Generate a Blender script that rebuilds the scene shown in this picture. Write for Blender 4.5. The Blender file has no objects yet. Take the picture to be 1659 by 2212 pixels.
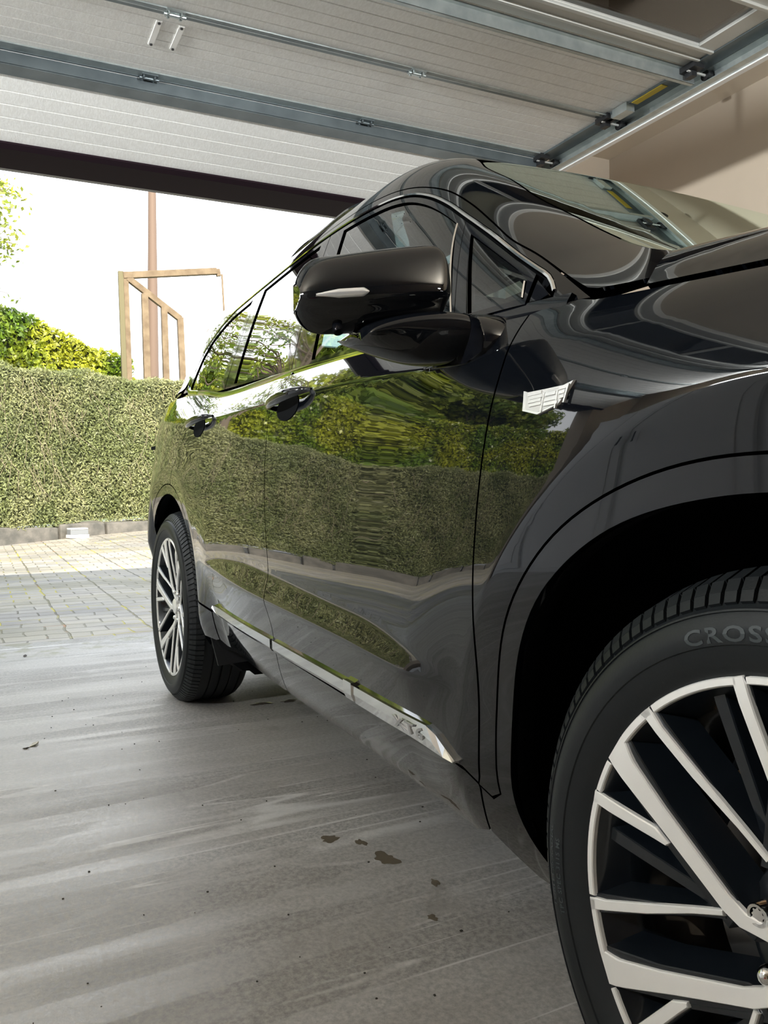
import bpy, bmesh, math, random
import numpy as np
from mathutils import Vector, Matrix
from mathutils.geometry import delaunay_2d_cdt
random.seed(7); np.random.seed(7)
SC = bpy.context.scene
COL = SC.collection
# ================= camera =================
CAM = (0.53051, -0.68833, 0.83975); YAW, PIT, ROL, FPX = 0.45599, 0.02664, -0.01076, 1784.73
cd_ = bpy.data.cameras.new('camera'); cam = bpy.data.objects.new('camera', cd_); COL.objects.link(cam)
_d = Vector((-math.cos(YAW)*math.cos(PIT), math.sin(YAW)*math.cos(PIT), -math.sin(PIT)))
_r = _d.cross(Vector((0, 0, 1))).normalized(); _u = _r.cross(_d)
_r2 = _r*math.cos(ROL)+_u*math.sin(ROL); _u2 = -_r*math.sin(ROL)+_u*math.cos(ROL)
cam.matrix_world = Matrix(((_r2.x, _u2.x, -_d.x, CAM[0]), (_r2.y, _u2.y, -_d.y, CAM[1]), (_r2.z, _u2.z, -_d.z, CAM[2]), (0, 0, 0, 1)))
cd_.sensor_fit = 'VERTICAL'; cd_.sensor_height = 24; cd_.sensor_width = 18; cd_.lens = 24*FPX/2212; cd_.clip_start = .02; cd_.clip_end = 300
SC.camera = cam
# ================= world, sun, fill lights, exposure =================
SC.view_settings.view_transform = 'Standard'; SC.view_settings.look = 'None'
SC.view_settings.gamma = 1; SC.view_settings.use_curve_mapping = False
SC.view_settings.exposure = 0.5
w = bpy.data.worlds.new('sky'); SC.world = w; w.use_nodes = True
nt = w.node_tree; nt.nodes.clear()
out = nt.nodes.new('ShaderNodeOutputWorld'); bg = nt.nodes.new('ShaderNodeBackground')
geo = nt.nodes.new('ShaderNodeTexCoord'); sep = nt.nodes.new('ShaderNodeSeparateXYZ'); rmp = nt.nodes.new('ShaderNodeValToRGB')
nt.links.new(geo.outputs['Generated'], sep.inputs[0]); nt.links.new(sep.outputs['Z'], rmp.inputs[0])
cr_ = rmp.color_ramp; cr_.elements[0].position = 0.0; cr_.elements[0].color = (.97, .98, 1, 1)
cr_.elements[1].position = .95; cr_.elements[1].color = (.075, .11, .17, 1)
q_ = cr_.elements.new(.56); q_.color = (.92, .96, 1, 1); q_ = cr_.elements.new(.74); q_.color = (.16, .21, .29, 1)
nt.links.new(rmp.outputs[0], bg.inputs[0]); bg.inputs[1].default_value = 3.2
nt.links.new(bg.outputs[0], out.inputs[0])
sl = bpy.data.lights.new('sun', 'SUN'); sl.energy = 8.0; sl.angle = math.radians(.6); sl.color = (1, .91, .74)
so = bpy.data.objects.new('sun', sl); COL.objects.link(so)
so.rotation_euler = Vector((.74, -.12, .62)).to_track_quat('Z', 'Y').to_euler()
FILL_W = 150.0      # watts of each added, unseen lamp (see below)
# ================= car body surface model =================
# ---------- smooth 1-D tables ----------
def pchip(xs, ys, x):
    xs=np.asarray(xs,float); ys=np.asarray(ys,float); x=np.asarray(x,float)
    h=np.diff(xs); d=np.diff(ys)/h; m=np.zeros_like(xs)
    for i in range(1,len(xs)-1):
        if d[i-1]*d[i]>0:
            w1=2*h[i]+h[i-1]; w2=h[i]+2*h[i-1]; m[i]=(w1+w2)/(w1/d[i-1]+w2/d[i])
    m[0]=d[0]; m[-1]=d[-1]
    i=np.clip(np.searchsorted(xs,x)-1,0,len(xs)-2)
    t=(np.clip(x,xs[0],xs[-1])-xs[i])/h[i]
    a=ys[i]*(2*t**3-3*t**2+1)+m[i]*h[i]*(t**3-2*t**2+t)+ys[i+1]*(-2*t**3+3*t**2)+m[i+1]*h[i]*(t**3-t**2)
    return a+np.where(x<xs[0],(x-xs[0])*m[0],0)+np.where(x>xs[-1],(x-xs[-1])*m[-1],0)
def gsm(a,s,axis=0):
    n=int(4*s)+1; k=np.exp(-.5*(np.arange(-n,n+1)/s)**2); k/=k.sum()
    a=np.moveaxis(a,axis,0); pad=[(n,n)]+[(0,0)]*(a.ndim-1)
    b=np.pad(a,pad,mode='reflect',reflect_type='odd'); o=np.zeros_like(a)
    for j,w in enumerate(k): o+=w*b[j:j+a.shape[0]]
    return np.moveaxis(o,0,axis)
TX=np.arange(-4.4,1.6,.01)
def bw(u): return ((1-u)**3/6,(3*u**3-6*u**2+4)/6,(-3*u**3+3*u**2+3*u+1)/6,u**3/6)
def bs1(T,x):
    f=np.clip((np.asarray(x,float)-TX[0])/.01,1,len(TX)-2.001); i=f.astype(int); W=bw(f-i)
    return sum(W[k]*T[i-1+k] for k in range(4))
class Line:
    def __init__(s,pts,sm=.07):
        pts=sorted(pts); s.t=gsm(pchip([q[0] for q in pts],[q[1] for q in pts],TX),sm/.01)
    def __call__(s,x): return bs1(s.t,x)
def sstep(a,b,x):
    t=np.clip((x-a)/(b-a),0,1); return t*t*(3-2*t)
def smax(a,b,k):
    h=np.clip(.5+.5*(a-b)/k,0,1); return b*(1-h)+a*h+k*h*(1-h)
ZBELT=Line([(-4.2,1.26),(-3.3,1.25),(-3.0,1.24),(-2.67,1.215),(-2.34,1.17),(-1.51,1.146),(-1.22,1.137),(-.954,1.125),(-.475,1.100),(-.34,1.092),(.2,1.07),(1.2,1.02)],.05)
ZSH=Line([(-4.2,1.17),(-3.4,1.155),(-3.04,1.142),(-2.7,1.118),(-2.25,1.09),(-1.62,1.079),(-1.31,1.074),(-1.18,1.071),(-.69,1.053),(-.5,1.046),(0,1.03),(1.2,.98)],.06)
ZT=Line([(-4.4,.60),(-2.30,.600),(-2.24,.606),(-2.1,.622),(-1.95,.632),(-1.75,.636),(-1.5,.626),(-1.25,.612),(-1.05,.601),(-.9,.594),(-.8,.582),(-.72,.568),(-.62,.547),(-.55,.524),(1.5,.50)],.03)
ZS=Line([(-4.4,.60),(-2.261,.600),(-1.6,.568),(-1.0,.545),(-.55,.523),(1.5,.50)],.03)
ZTR=Line([(-4.4,.47),(-2.05,.470),(-1.5,.462),(-.97,.446),(-.6,.43),(1.5,.42)],.05)
ZBOT=Line([(-4.4,.33),(-2.1,.315),(-1.5,.30),(-.9,.285),(-.4,.27),(1.5,.26)],.05)
YREF=Line([(-4.3,.95),(-4.1,.42),(-3.9,.20),(-3.6,.098),(-3.3,.050),(-3.0,.030),(-2.6,.022),(-2.1,.016),(-1.4,.012),(-.9,.010),(-.5,.008),(-.3,.012),(-.1,.020),(.3,.045),(.7,.11),(1.0,.27),(1.2,.45),(1.4,.9)],.10)
DZ=.0025
TZ=np.arange(.15,1.34,DZ)
FZ=.15+np.arange(len(TZ)*5)*(DZ/5)
R=np.radians
def build_alpha():
    X=TX[:,None]; Z=FZ[None,:]
    zb,zs,zt,ztr,zS,zbt=[f(TX)[:,None] for f in (ZBELT,ZSH,ZT,ZS,ZTR,ZBOT)]
    # zb belt, zs shoulder, zt leaf top, ztr=sharp crease line, zS=trim line
    zc=ztr; ztm=zS
    A=np.zeros((len(TX),len(FZ)))
    # rocker
    a_low=np.interp(FZ,[.15,.27,.33,.40,.46],[-60,-48,-24,-14,-10])[None,:]+0*X
    under=-15.0+0*Z*X
    a=np.where(Z<ztm-.02,a_low,under)
    leaf=sstep(-.004,.055,zt-zc)
    up=17.0
    a=np.where(Z>zc, up*leaf+2.*(1-leaf), a)
    # above the leaf: paving tones, then slowly turning up
    h=(Z-zt)
    zn=np.array([0,.018,.05,.10,.2,.30,.40]); an=np.array([0.,1.0,2.6,4.2,6.8,8.6,10.])
    f=(zs-zt); hn=h/np.maximum(f,.05)*.44
    main=np.interp(hn,zn,an)
    # fender: top rolls over towards the bonnet
    fend=sstep(-.95,-.15,X)
    roll=np.interp(FZ,[.5,.80,.88,.94,1.0,1.05,1.09,1.2],[0,.5,2.,6,16,27,44,60])[None,:]
    main=main*(1-fend)+(np.minimum(main,5)*.8+roll)*fend
    sh=pchip([-4.4,-3.2,-2.8,-2.3,-1.9,-1.5,-1.0,1.5],[24,26,30,36,33,28,26,26],TX)[:,None]+np.interp(Z-zs,[0,.05,.1],[-1,0,3])
    shd=sh*(1-fend)+ (roll+8)*fend
    a=np.where(Z>zt,main,a)
    a=np.where(Z>zs,shd,a)
    a=gsm(a,6.0,1)
    a=gsm(a,2.5,0)
    return a
AL=build_alpha()
def integ():
    t=np.tan(R(AL)); c=np.cumsum(t,axis=1)*DZ/5
    zr=np.clip(ZSH(TX),0,1.2); ir=(zr-FZ[0])/(DZ/5)
    out=np.zeros_like(c)
    for i in range(len(TX)):
        out[i]=c[i]-np.interp(ir[i],np.arange(len(FZ)),c[i])
    return out[:,::5]
YT=integ()+YREF(TX)[:,None]+.014
HUBS=(0.0,-2.863); HZ=.375
def bil(T,x,z):
    fx=np.clip((x-TX[0])/.01,1,len(TX)-2.001); fz=np.clip((z-TZ[0])/DZ,1,len(TZ)-2.001)
    i=fx.astype(int); j=fz.astype(int); U=bw(fx-i); V=bw(fz-j); o=0
    for a in range(4):
        r=sum(V[b]*T[i-1+a,j-1+b] for b in range(4)); o=o+U[a]*r
    return o
def ylow(x,z):
    x,z=np.broadcast_arrays(np.asarray(x,float),np.asarray(z,float))
    y=bil(YT,x,z)
    for hx,r0,ya in ((HUBS[0],.578,-.022),(HUBS[1],.560,-.014)):
        r=np.hypot(x-hx,z-HZ)
        w=1-sstep(r0,.76,r)
        w=w*((1-sstep(.50,.78,z)) if hx>-1 else (1-.9*sstep(.80,.99,z)))
        if hx<-1: ya=ya+.55*(np.sqrt(np.clip(-3.20-x,-9,9)**2+.0009)+np.clip(-3.20-x,-9,9))/2
        q=(r0-r)/.0035
        tgt=ya+2.5*np.clip(.43-z,0,1)**2
        y=y*(1-w)+w*tgt+np.where(q>20,q,np.log1p(np.exp(np.clip(q,-30,20))))*.0035*.15*np.where(q>-12,1,0)
    return y
# ---------- greenhouse ----------
def yside_up(x,z):
    zb=ZBELT(x); yb=ylow(x,zb)
    h=z-zb
    return yb+.004+.30*h+.22*h*h+.026*np.clip((-2.2-x)/1.1,0,3)**1.8
def ws(x,y,z):   # windscreen plane, positive outside
    yy=(y-.95)/.8
    zz=1.130+.545*(-.25-x)-.035*np.abs(yy)**2+.018
    return (z-zz)*.88
def roofz(x,y):
    yy=(y-.95)/.75
    return pchip([-4.3,-3.9,-3.4,-2.6,-1.9,-1.3,-.9],[1.50,1.60,1.69,1.735,1.748,1.72,1.66],x)-.045*yy*yy
def Fup(x,y,z):
    fs=(yside_up(x,z)-y)
    fr=z-roofz(x,y)
    fw=ws(x,y,z)
    rear=(-(x)-3.98+.45*(z-1.1))*.9
    top=smax(fr,fw,.07)
    return smax(smax(fs,top,.15),rear,.15)
def bis(f,a,b,n=46):
    a=a.copy();b=b.copy()
    for i in range(n):
        m=(a+b)/2; s=f(m)>0   # f>0 outside; a outside, b inside
        a=np.where(s,m,a); b=np.where(s,b,m)
    return (a+b)/2
def yup(x,z):
    x,z=np.broadcast_arrays(np.asarray(x,float),np.asarray(z,float))
    return bis(lambda y:Fup(x,y,z),np.full(x.shape,-.3),np.full(x.shape,.95))
def ztop(x,y):
    x,y=np.broadcast_arrays(np.asarray(x,float),np.asarray(y,float))
    return bis(lambda z:Fup(x,y,z),np.full(x.shape,2.4),np.full(x.shape,.6))

def zh(x,y):
    yy=(y-.95)/.85
    return 1.122+.055*(1-yy*yy)-.05*(x+.3)-.05*np.maximum(x,0)**2
def zgap(x): return 1.094-.085*(x+.3)-.06*np.maximum(x,0)**2
def ygap(x): return ylow(x,zgap(x))
def zbon(x,y):
    yy=np.where(y>.95,1.9-y,y); q=yy-bs1(YG,x)
    return zgap(x)+pchip([-.1,0,.03,.07,.12,.2,.35,.85],[-.08,.002,.034,.058,.074,.086,.098,.11],q)
def Fbon(x,y,z): return z-zbon(x,y)
def Flow(x,y,z): return ylow(x,z)-y
def Fhood(x,y,z): return smax((Flow(x,y,z))*.8,z-zh(x,y),.06)
def smin(a,b,k): return -smax(-a,-b,k)
def Funi(x,y,z): return smin(Fup(x,y,z),Fhood(x,y,z),.07)
DD=np.array([-.55,.75,-.37]); DD/=np.linalg.norm(DD)
UU=np.cross(DD,[0,0,1.]); UU/=np.linalg.norm(UU); VV=np.cross(UU,DD)
def solve(F,a,b):
    a=np.asarray(a,float); b=np.asarray(b,float)
    P0=a[...,None]*UU+b[...,None]*VV
    # march from outside
    ts=np.linspace(-3.5,5.5,361)
    best=np.full(a.shape,np.nan); prev=np.full(a.shape,1.0); done=np.zeros(a.shape,bool)
    ta=np.zeros(a.shape); tb=np.zeros(a.shape); pos=np.zeros(a.shape,bool)
    for k,t in enumerate(ts):
        P=P0+t*DD
        f=F(P[...,0],P[...,1],P[...,2])
        hit=(~done)&pos&(f<=0)
        ta=np.where(hit,ts[k-1] if k else t,ta); tb=np.where(hit,t,tb)
        done|=hit; pos=f>0
    for i in range(30):
        m=(ta+tb)/2; P=P0+m[...,None]*DD
        s=F(P[...,0],P[...,1],P[...,2])>0
        ta=np.where(s,m,ta); tb=np.where(s,tb,m)
    P=P0+((ta+tb)/2)[...,None]*DD
    return P,done
def grad(F,P,e=.004):
    x,y,z=P[...,0],P[...,1],P[...,2]
    g=np.stack([F(x+e,y,z)-F(x-e,y,z),F(x,y+e,z)-F(x,y-e,z),F(x,y,z+e)-F(x,y,z-e)],-1)
    return g/np.maximum(np.linalg.norm(g,axis=-1,keepdims=True),1e-9)

YG=ygap(TX)
# ================= helpers =================
def tag(o, label=None, cat=None, group=None, kind=None):
    if label: o['label'] = label
    if cat: o['category'] = cat
    if group: o['group'] = group
    if kind: o['kind'] = kind
    return o
def empty(name, loc=(0, 0, 0)):
    o = bpy.data.objects.new(name, None); COL.objects.link(o); o.location = loc; o.empty_display_size = .1
    return o
def link(name, me, mat=None, parent=None, loc=None):
    o = bpy.data.objects.new(name, me); COL.objects.link(o)
    if mat is not None:
        for m_ in (mat if isinstance(mat, (list, tuple)) else [mat]): me.materials.append(m_)
    if parent is not None:
        o.parent = parent
    if loc is not None: o.location = loc
    return o
def mesh(name, V, F, mat=None, parent=None, smooth=False, mi=None, loc=None):
    me = bpy.data.meshes.new(name); me.from_pydata([tuple(map(float, v)) for v in V], [], [tuple(map(int, f)) for f in F])
    if smooth: me.polygons.foreach_set('use_smooth', [True]*len(me.polygons))
    o = link(name, me, mat, parent, loc)
    if mi is not None: me.polygons.foreach_set('material_index', mi)
    me.update(); return o
class MB:
    """collects boxes, prisms and tubes into one mesh"""
    def __init__(s): s.V = []; s.F = []; s.M = []
    def add(s, V, F, m=0):
        n = len(s.V); s.V += [tuple(v) for v in V]; s.F += [tuple(i+n for i in f) for f in F]; s.M += [m]*len(F)
    def box(s, a, b, m=0, M=None):
        (x0, y0, z0), (x1, y1, z1) = a, b
        V = [(x0, y0, z0), (x1, y0, z0), (x1, y1, z0), (x0, y1, z0), (x0, y0, z1), (x1, y0, z1), (x1, y1, z1), (x0, y1, z1)]
        if M is not None: V = [tuple(M @ Vector(v)) for v in V]
        s.add(V, [(0, 3, 2, 1), (4, 5, 6, 7), (0, 1, 5, 4), (1, 2, 6, 5), (2, 3, 7, 6), (3, 0, 4, 7)], m)
    def tube(s, pts, r, n=10, m=0, caps=True):
        pts = [Vector(p) for p in pts]; rs = r if isinstance(r, (list, tuple)) else [r]*len(pts)
        V = []; F = []; up = None
        for i, p in enumerate(pts):
            t = (pts[min(i+1, len(pts)-1)]-pts[max(i-1, 0)]).normalized()
            if up is None: up = Vector((0, 0, 1)) if abs(t.z) < .9 else Vector((1, 0, 0))
            a = t.cross(up).normalized(); b = a.cross(t); up = b
            for k in range(n):
                q = 2*math.pi*k/n; V.append(tuple(p+(a*math.cos(q)+b*math.sin(q))*rs[i]))
        for i in range(len(pts)-1):
            for k in range(n):
                k2 = (k+1) % n; F.append((i*n+k, i*n+k2, (i+1)*n+k2, (i+1)*n+k))
        if caps: F.append(tuple(range(n))[::-1]); F.append(tuple((len(pts)-1)*n+k for k in range(n)))
        s.add(V, F, m)
    def prism(s, poly, y0, y1, m=0, ax=1):
        """poly in the two other axes, extruded along axis ax"""
        n = len(poly)
        def P(q, t):
            v = list(q); v.insert(ax, t); return tuple(v)
        V = [P(q, y0) for q in poly]+[P(q, y1) for q in poly]
        F = [tuple(range(n)), tuple(range(n, 2*n))[::-1]]+[(i, i+n, (i+1) % n+n, (i+1) % n) for i in range(n)]
        s.add(V, F, m)
    def build(s, name, mat, parent=None, smooth=False, loc=None, bevel=0):
        o = mesh(name, s.V, s.F, mat, parent, smooth, s.M, loc)
        bm = bmesh.new(); bm.from_mesh(o.data); bmesh.ops.recalc_face_normals(bm, faces=bm.faces); bm.to_mesh(o.data); bm.free()
        if bevel:
            md = o.modifiers.new('bevel', 'BEVEL'); md.width = bevel; md.segments = 2; md.limit_method = 'ANGLE'
        if smooth: autosmooth(o)
        return o
def autosmooth(o, ang=40):
    me = o.data; bm = bmesh.new(); bm.from_mesh(me)
    for e in bm.edges:
        e.smooth = not (len(e.link_faces) == 2 and e.calc_face_angle(0) > math.radians(ang))
    bm.to_mesh(me); bm.free()
    me.polygons.foreach_set('use_smooth', [True]*len(me.polygons))
# ================= materials =================
def new_mat(name):
    m = bpy.data.materials.new(name); m.use_nodes = True
    return m, m.node_tree, m.node_tree.nodes['Principled BSDF']
def pm(name, col, rough=.5, metal=0, coat=0, ior=1.5, bump=None, var=None, coat_r=.02):
    m, t, b = new_mat(name)
    b.inputs['Base Color'].default_value = (*col, 1); b.inputs['Roughness'].default_value = rough
    b.inputs['Metallic'].default_value = metal; b.inputs['IOR'].default_value = ior
    b.inputs['Coat Weight'].default_value = coat; b.inputs['Coat Roughness'].default_value = coat_r
    if bump or var:
        tc = t.nodes.new('ShaderNodeTexCoord'); nz = t.nodes.new('ShaderNodeTexNoise'); t.links.new(tc.outputs['Object'], nz.inputs['Vector'])
        nz.inputs['Scale'].default_value = (bump or var)[0]; nz.inputs['Detail'].default_value = 6
        if bump:
            bp = t.nodes.new('ShaderNodeBump'); bp.inputs['Strength'].default_value = bump[1]; bp.inputs['Distance'].default_value = bump[2]
            t.links.new(nz.outputs['Fac'], bp.inputs['Height']); t.links.new(bp.outputs['Normal'], b.inputs['Normal'])
        if var:
            nv = t.nodes.new('ShaderNodeTexNoise'); t.links.new(tc.outputs['Object'], nv.inputs['Vector']); nv.inputs['Scale'].default_value = var[0]; nv.inputs['Detail'].default_value = 5
            mx = t.nodes.new('ShaderNodeMix'); mx.data_type = 'RGBA'; mx.inputs[6].default_value = (*col, 1); mx.inputs[7].default_value = (*var[1], 1)
            cr = t.nodes.new('ShaderNodeMapRange'); cr.inputs[1].default_value = .35; cr.inputs[2].default_value = .65
            t.links.new(nv.outputs['Fac'], cr.inputs[0]); t.links.new(cr.outputs[0], mx.inputs[0]); t.links.new(mx.outputs[2], b.inputs['Base Color'])
    return m
PAINT = pm('black_paint', (.0025, .0032, .0045), .04, 0, 1.0, 1.45, coat_r=.005); PAINT.node_tree.nodes['Principled BSDF'].inputs['Coat IOR'].default_value = 1.42; PAINT.node_tree.nodes['Principled BSDF'].inputs['Specular IOR Level'].default_value = .14
GLOSSB = pm('gloss_black_plastic', (.003, .0035, .005), .05, 0, .5, 1.4)
MATTEB = pm('matte_black_plastic', (.012, .013, .015), .6)
DARKIN = pm('dark_cavity', (.0012, .0016, .0024), .95)
RUBBER = pm('tyre_rubber', (.0065, .0085, .0100), .50, bump=(220, .25, .001))
RUBTXT = pm('tyre_lettering', (.035, .042, .045), .6)
CHROME = pm('chrome', (.82, .83, .84), .06, 1)
SATIN = pm('machined_alloy', (.93, .92, .89), .38, .45, .35, bump=(900, .05, .0003))
GUNMET = pm('dark_alloy_paint', (.008, .011, .015), .30, .25, .5)
for _m in (DARKIN, RUBBER): _m.node_tree.nodes['Principled BSDF'].inputs['Specular IOR Level'].default_value = .12 if _m is DARKIN else .35
STEEL = pm('brake_steel', (.30, .29, .28), .4, 1)
CALI = pm('caliper_bronze', (.35, .20, .09), .5, .4)
LENS = pm('clear_lens', (.75, .76, .76), .05, .7, 1)
SEAT = pm('dark_seat_leather', (.02, .02, .022), .5)
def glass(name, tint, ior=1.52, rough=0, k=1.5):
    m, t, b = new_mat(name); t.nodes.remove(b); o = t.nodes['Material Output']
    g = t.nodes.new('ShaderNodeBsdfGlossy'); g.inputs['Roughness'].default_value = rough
    g.inputs['Color'].default_value = (.86, .97, .90, 1) if k > 3 else (1, 1, 1, 1)  # windscreen reflections painted pale green; its high k also brightens them
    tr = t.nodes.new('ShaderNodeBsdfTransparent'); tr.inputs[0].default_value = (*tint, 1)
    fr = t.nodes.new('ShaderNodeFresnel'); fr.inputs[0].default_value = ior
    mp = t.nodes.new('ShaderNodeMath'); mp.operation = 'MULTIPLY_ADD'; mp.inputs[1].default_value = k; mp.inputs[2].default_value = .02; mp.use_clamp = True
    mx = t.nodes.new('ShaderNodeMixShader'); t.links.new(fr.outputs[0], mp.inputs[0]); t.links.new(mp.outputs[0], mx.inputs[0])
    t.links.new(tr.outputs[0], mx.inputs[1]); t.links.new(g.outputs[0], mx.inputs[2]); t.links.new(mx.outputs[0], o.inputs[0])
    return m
GL_SIDE = glass('tinted_side_glass', (.16, .24, .24), 1.55)
GL_PRIV = glass('privacy_glass', (.02, .025, .03), 1.6)
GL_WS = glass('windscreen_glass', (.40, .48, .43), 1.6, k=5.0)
GL_DOOR = glass('door_pane', (.75, .78, .74), 1.5)
# ================= car surface tools =================
def poly_in(P, poly):
    x, y = P[:, 0], P[:, 1]; c = np.zeros(len(P), bool); n = len(poly)
    for i in range(n):
        x1, y1 = poly[i]; x2, y2 = poly[(i+1) % n]
        if y1 == y2: continue
        k = ((y1 > y) != (y2 > y)) & (x < (x2-x1)*(y-y1)/(y2-y1)+x1); c ^= k
    return c
def resamp(L, h, closed=True):
    L = [np.array(q, float) for q in L]; o = []
    n = len(L)
    for i in range(n if closed else n-1):
        a, b = L[i], L[(i+1) % n]; k = max(1, int(np.ceil(np.linalg.norm(b-a)/h)))
        for j in range(k): o.append(a+(b-a)*j/k)
    if not closed: o.append(L[-1])
    return np.array(o)
def curve(L, h=.02):
    """smooth open curve through the points"""
    L = np.array(L, float); d = np.r_[0, np.cumsum(np.linalg.norm(np.diff(L, axis=0), axis=1))]
    n = max(2, int(d[-1]/h)+1); t = np.linspace(0, d[-1], n)
    if len(L) < 3: return [tuple(q) for q in np.stack([np.interp(t, d, L[:, k]) for k in range(L.shape[1])], 1)]
    # natural Catmull-Rom, arc-length parametrised
    m = np.gradient(L, d, axis=0, edge_order=1)
    i = np.clip(np.searchsorted(d, t)-1, 0, len(d)-2); hh = (d[i+1]-d[i])[:, None]; u = ((t-d[i])[:, None])/hh
    o = L[i]*(2*u**3-3*u**2+1)+m[i]*hh*(u**3-2*u**2+u)+L[i+1]*(-2*u**3+3*u**2)+m[i+1]*hh*(u**3-u**2)
    return [tuple(q) for q in o]
def lo3(L): return [(x, float(ylow(x, z)), z) for x, z in L]
def up3(L):
    x = np.array([q[0] for q in L]); z = np.array([q[1] for q in L]); y = yup(x, z)
    return [tuple(map(float, q)) for q in zip(x, y, z)]
def on(F, P):
    """nearest hit of F along the sampling direction through P"""
    P = np.array(P, float); return solve_at(F, P@UU, P@VV, P@DD)[0]
def solve_at(F, a, b, tc, rng=.9):
    lo, hi = tc.min()-rng, tc.max()+rng
    n = int((hi-lo)/.05)+2; ts = np.linspace(lo, hi, n)
    P0 = a[:, None]*UU+b[:, None]*VV
    done = np.zeros(len(a), bool); pos = np.zeros(len(a), bool); ta = np.full(len(a), lo); tb = np.full(len(a), hi)
    for k, t in enumerate(ts):
        P = P0+t*DD; f = F(P[:, 0], P[:, 1], P[:, 2])
        h = (~done) & pos & (f <= 0); ta[h] = ts[k-1]; tb[h] = t; done |= h; pos = f > 0
    for i in range(26):
        m = (ta+tb)/2; P = P0+m[:, None]*DD; s = F(P[:, 0], P[:, 1], P[:, 2]) > 0
        ta = np.where(s, m, ta); tb = np.where(s, tb, m)
    return P0+((ta+tb)/2)[:, None]*DD, done
NPATCH = []
def panel(name, F, outer, mat, parent, holes=(), h=.016, flange=.014, mirror=False, off=0.0, fmat=None, lines=()):
    loops = [resamp(L, h*.6) for L in [outer]+list(holes)]
    L2 = [np.stack([L@UU, L@VV], 1) for L in loops]
    tc = loops[0]@DD
    mn, mxx = L2[0].min(0), L2[0].max(0)
    gx = np.arange(mn[0], mxx[0], h); gy = np.arange(mn[1], mxx[1], h*.866)
    G = np.array([(x+(j % 2)*h/2, y) for j, y in enumerate(gy) for x in gx]) if len(gx) and len(gy) else np.zeros((0, 2))
    k = poly_in(G, L2[0])
    for H in L2[1:]: k &= ~poly_in(G, H)
    G = G[k]
    B = np.concatenate(L2)
    if len(G):
        keep = np.ones(len(G), bool)
        for s in range(0, len(G), 2000):
            d = ((G[s:s+2000, None, :]-B[None])**2).sum(-1).min(1); keep[s:s+2000] = d > (h*.45)**2
        G = G[keep]
    V2 = np.concatenate([B, G]); E = []; n = 0; LNS = []
    for L in L2:
        m = len(L); E += [(n+i, n+(i+1) % m) for i in range(m)]; n += m
    for Lp in lines:
        Q = resamp(Lp, h*.6, False); Q2 = np.stack([Q@UU, Q@VV], 1); kk = poly_in(Q2, L2[0])
        for H in L2[1:]: kk &= ~poly_in(Q2, H)
        dB = ((Q2[:, None, :]-B[None])**2).sum(-1).min(1); kk &= dB > (h*.3)**2
        Q2 = Q2[kk]
        if len(Q2) < 2: continue
        if len(V2) > len(B):
            G2 = V2[len(B):]; dd = np.concatenate([((G2[s_:s_+2000, None, :]-Q2[None])**2).sum(-1).min(1) for s_ in range(0, len(G2), 2000)]); V2 = np.concatenate([V2[:len(B)], G2[dd > (h*.28)**2]])
        LNS.append(Q2)
    for Q2 in LNS:
        n0 = len(V2); V2 = np.concatenate([V2, Q2])
        E += [(n0+i, n0+i+1) for i in range(len(Q2)-1) if np.linalg.norm(Q2[i+1]-Q2[i]) < h*1.5]
    v, e, f, ov, oe, of = delaunay_2d_cdt([Vector(q) for q in V2], E, [], 0, 1e-6)
    v = np.array([tuple(q) for q in v]); f = np.array([t for t in f if len(t) == 3])
    c = v[f].mean(1); k = poly_in(c, L2[0])
    for H in L2[1:]: k &= ~poly_in(c, H)
    f = f[k]
    P, ok = solve_at(F, v[:, 0], v[:, 1], np.array([tc.min(), tc.max()]))
    f = f[ok[f].all(1)]
    N = grad(F, P)
    if off: P = P+N*off
    # orient
    t = f[:, [0, 1, 2]]; fn = np.cross(P[t[:, 1]]-P[t[:, 0]], P[t[:, 2]]-P[t[:, 0]])
    fl = (fn*N[t].mean(1)).sum(1) < 0; f[fl] = f[fl][:, ::-1]
    used = np.unique(f); mp = -np.ones(len(P), int); mp[used] = np.arange(len(used)); P = P[used]; N = N[used]; f = mp[f]
    edges = {}
    for a, b, c_ in f:
        for q in ((a, b), (b, c_), (c_, a)): edges[q] = 1
    bd = [q for q in edges if (q[1], q[0]) not in edges]
    V = list(P); Fc = [tuple(q) for q in f]; LN = [tuple(N[i]) for q in f for i in q]; mi = [0]*len(Fc)
    if flange:
        bid = {}
        for a, b in bd:
            for i in (a, b):
                if i not in bid: bid[i] = (len(V), len(V)+1); V.append(P[i]); V.append(P[i]-N[i]*flange)
        for a, b in bd:
            Fc.append((bid[b][0], bid[a][0], bid[a][1], bid[b][1])); mi.append(1 if fmat else 0)
            nn = np.cross(P[a]-P[b], N[a]); nn = nn/max(np.linalg.norm(nn), 1e-9); LN += [tuple(nn)]*4
    V = np.array(V)
    if mirror:
        V = V*np.array([1, -1, 1])+np.array([0, 1.9, 0]); LN2 = []; i = 0
        F2 = []
        for q in Fc:
            ln = LN[i:i+len(q)]; i += len(q); F2.append(q[::-1]); LN2 += [(a, -b, c_) for a, b, c_ in ln[::-1]]
        Fc, LN = F2, LN2
    me = bpy.data.meshes.new(name); me.from_pydata([tuple(map(float, q)) for q in V], [], [tuple(map(int, q)) for q in Fc])
    o = link(name, me, [mat, fmat] if fmat else mat, parent)
    me.polygons.foreach_set('use_smooth', [True]*len(me.polygons)); me.polygons.foreach_set('material_index', mi)
    me.normals_split_custom_set([tuple(map(float, q)) for q in LN]); me.update()
    return o
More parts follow.
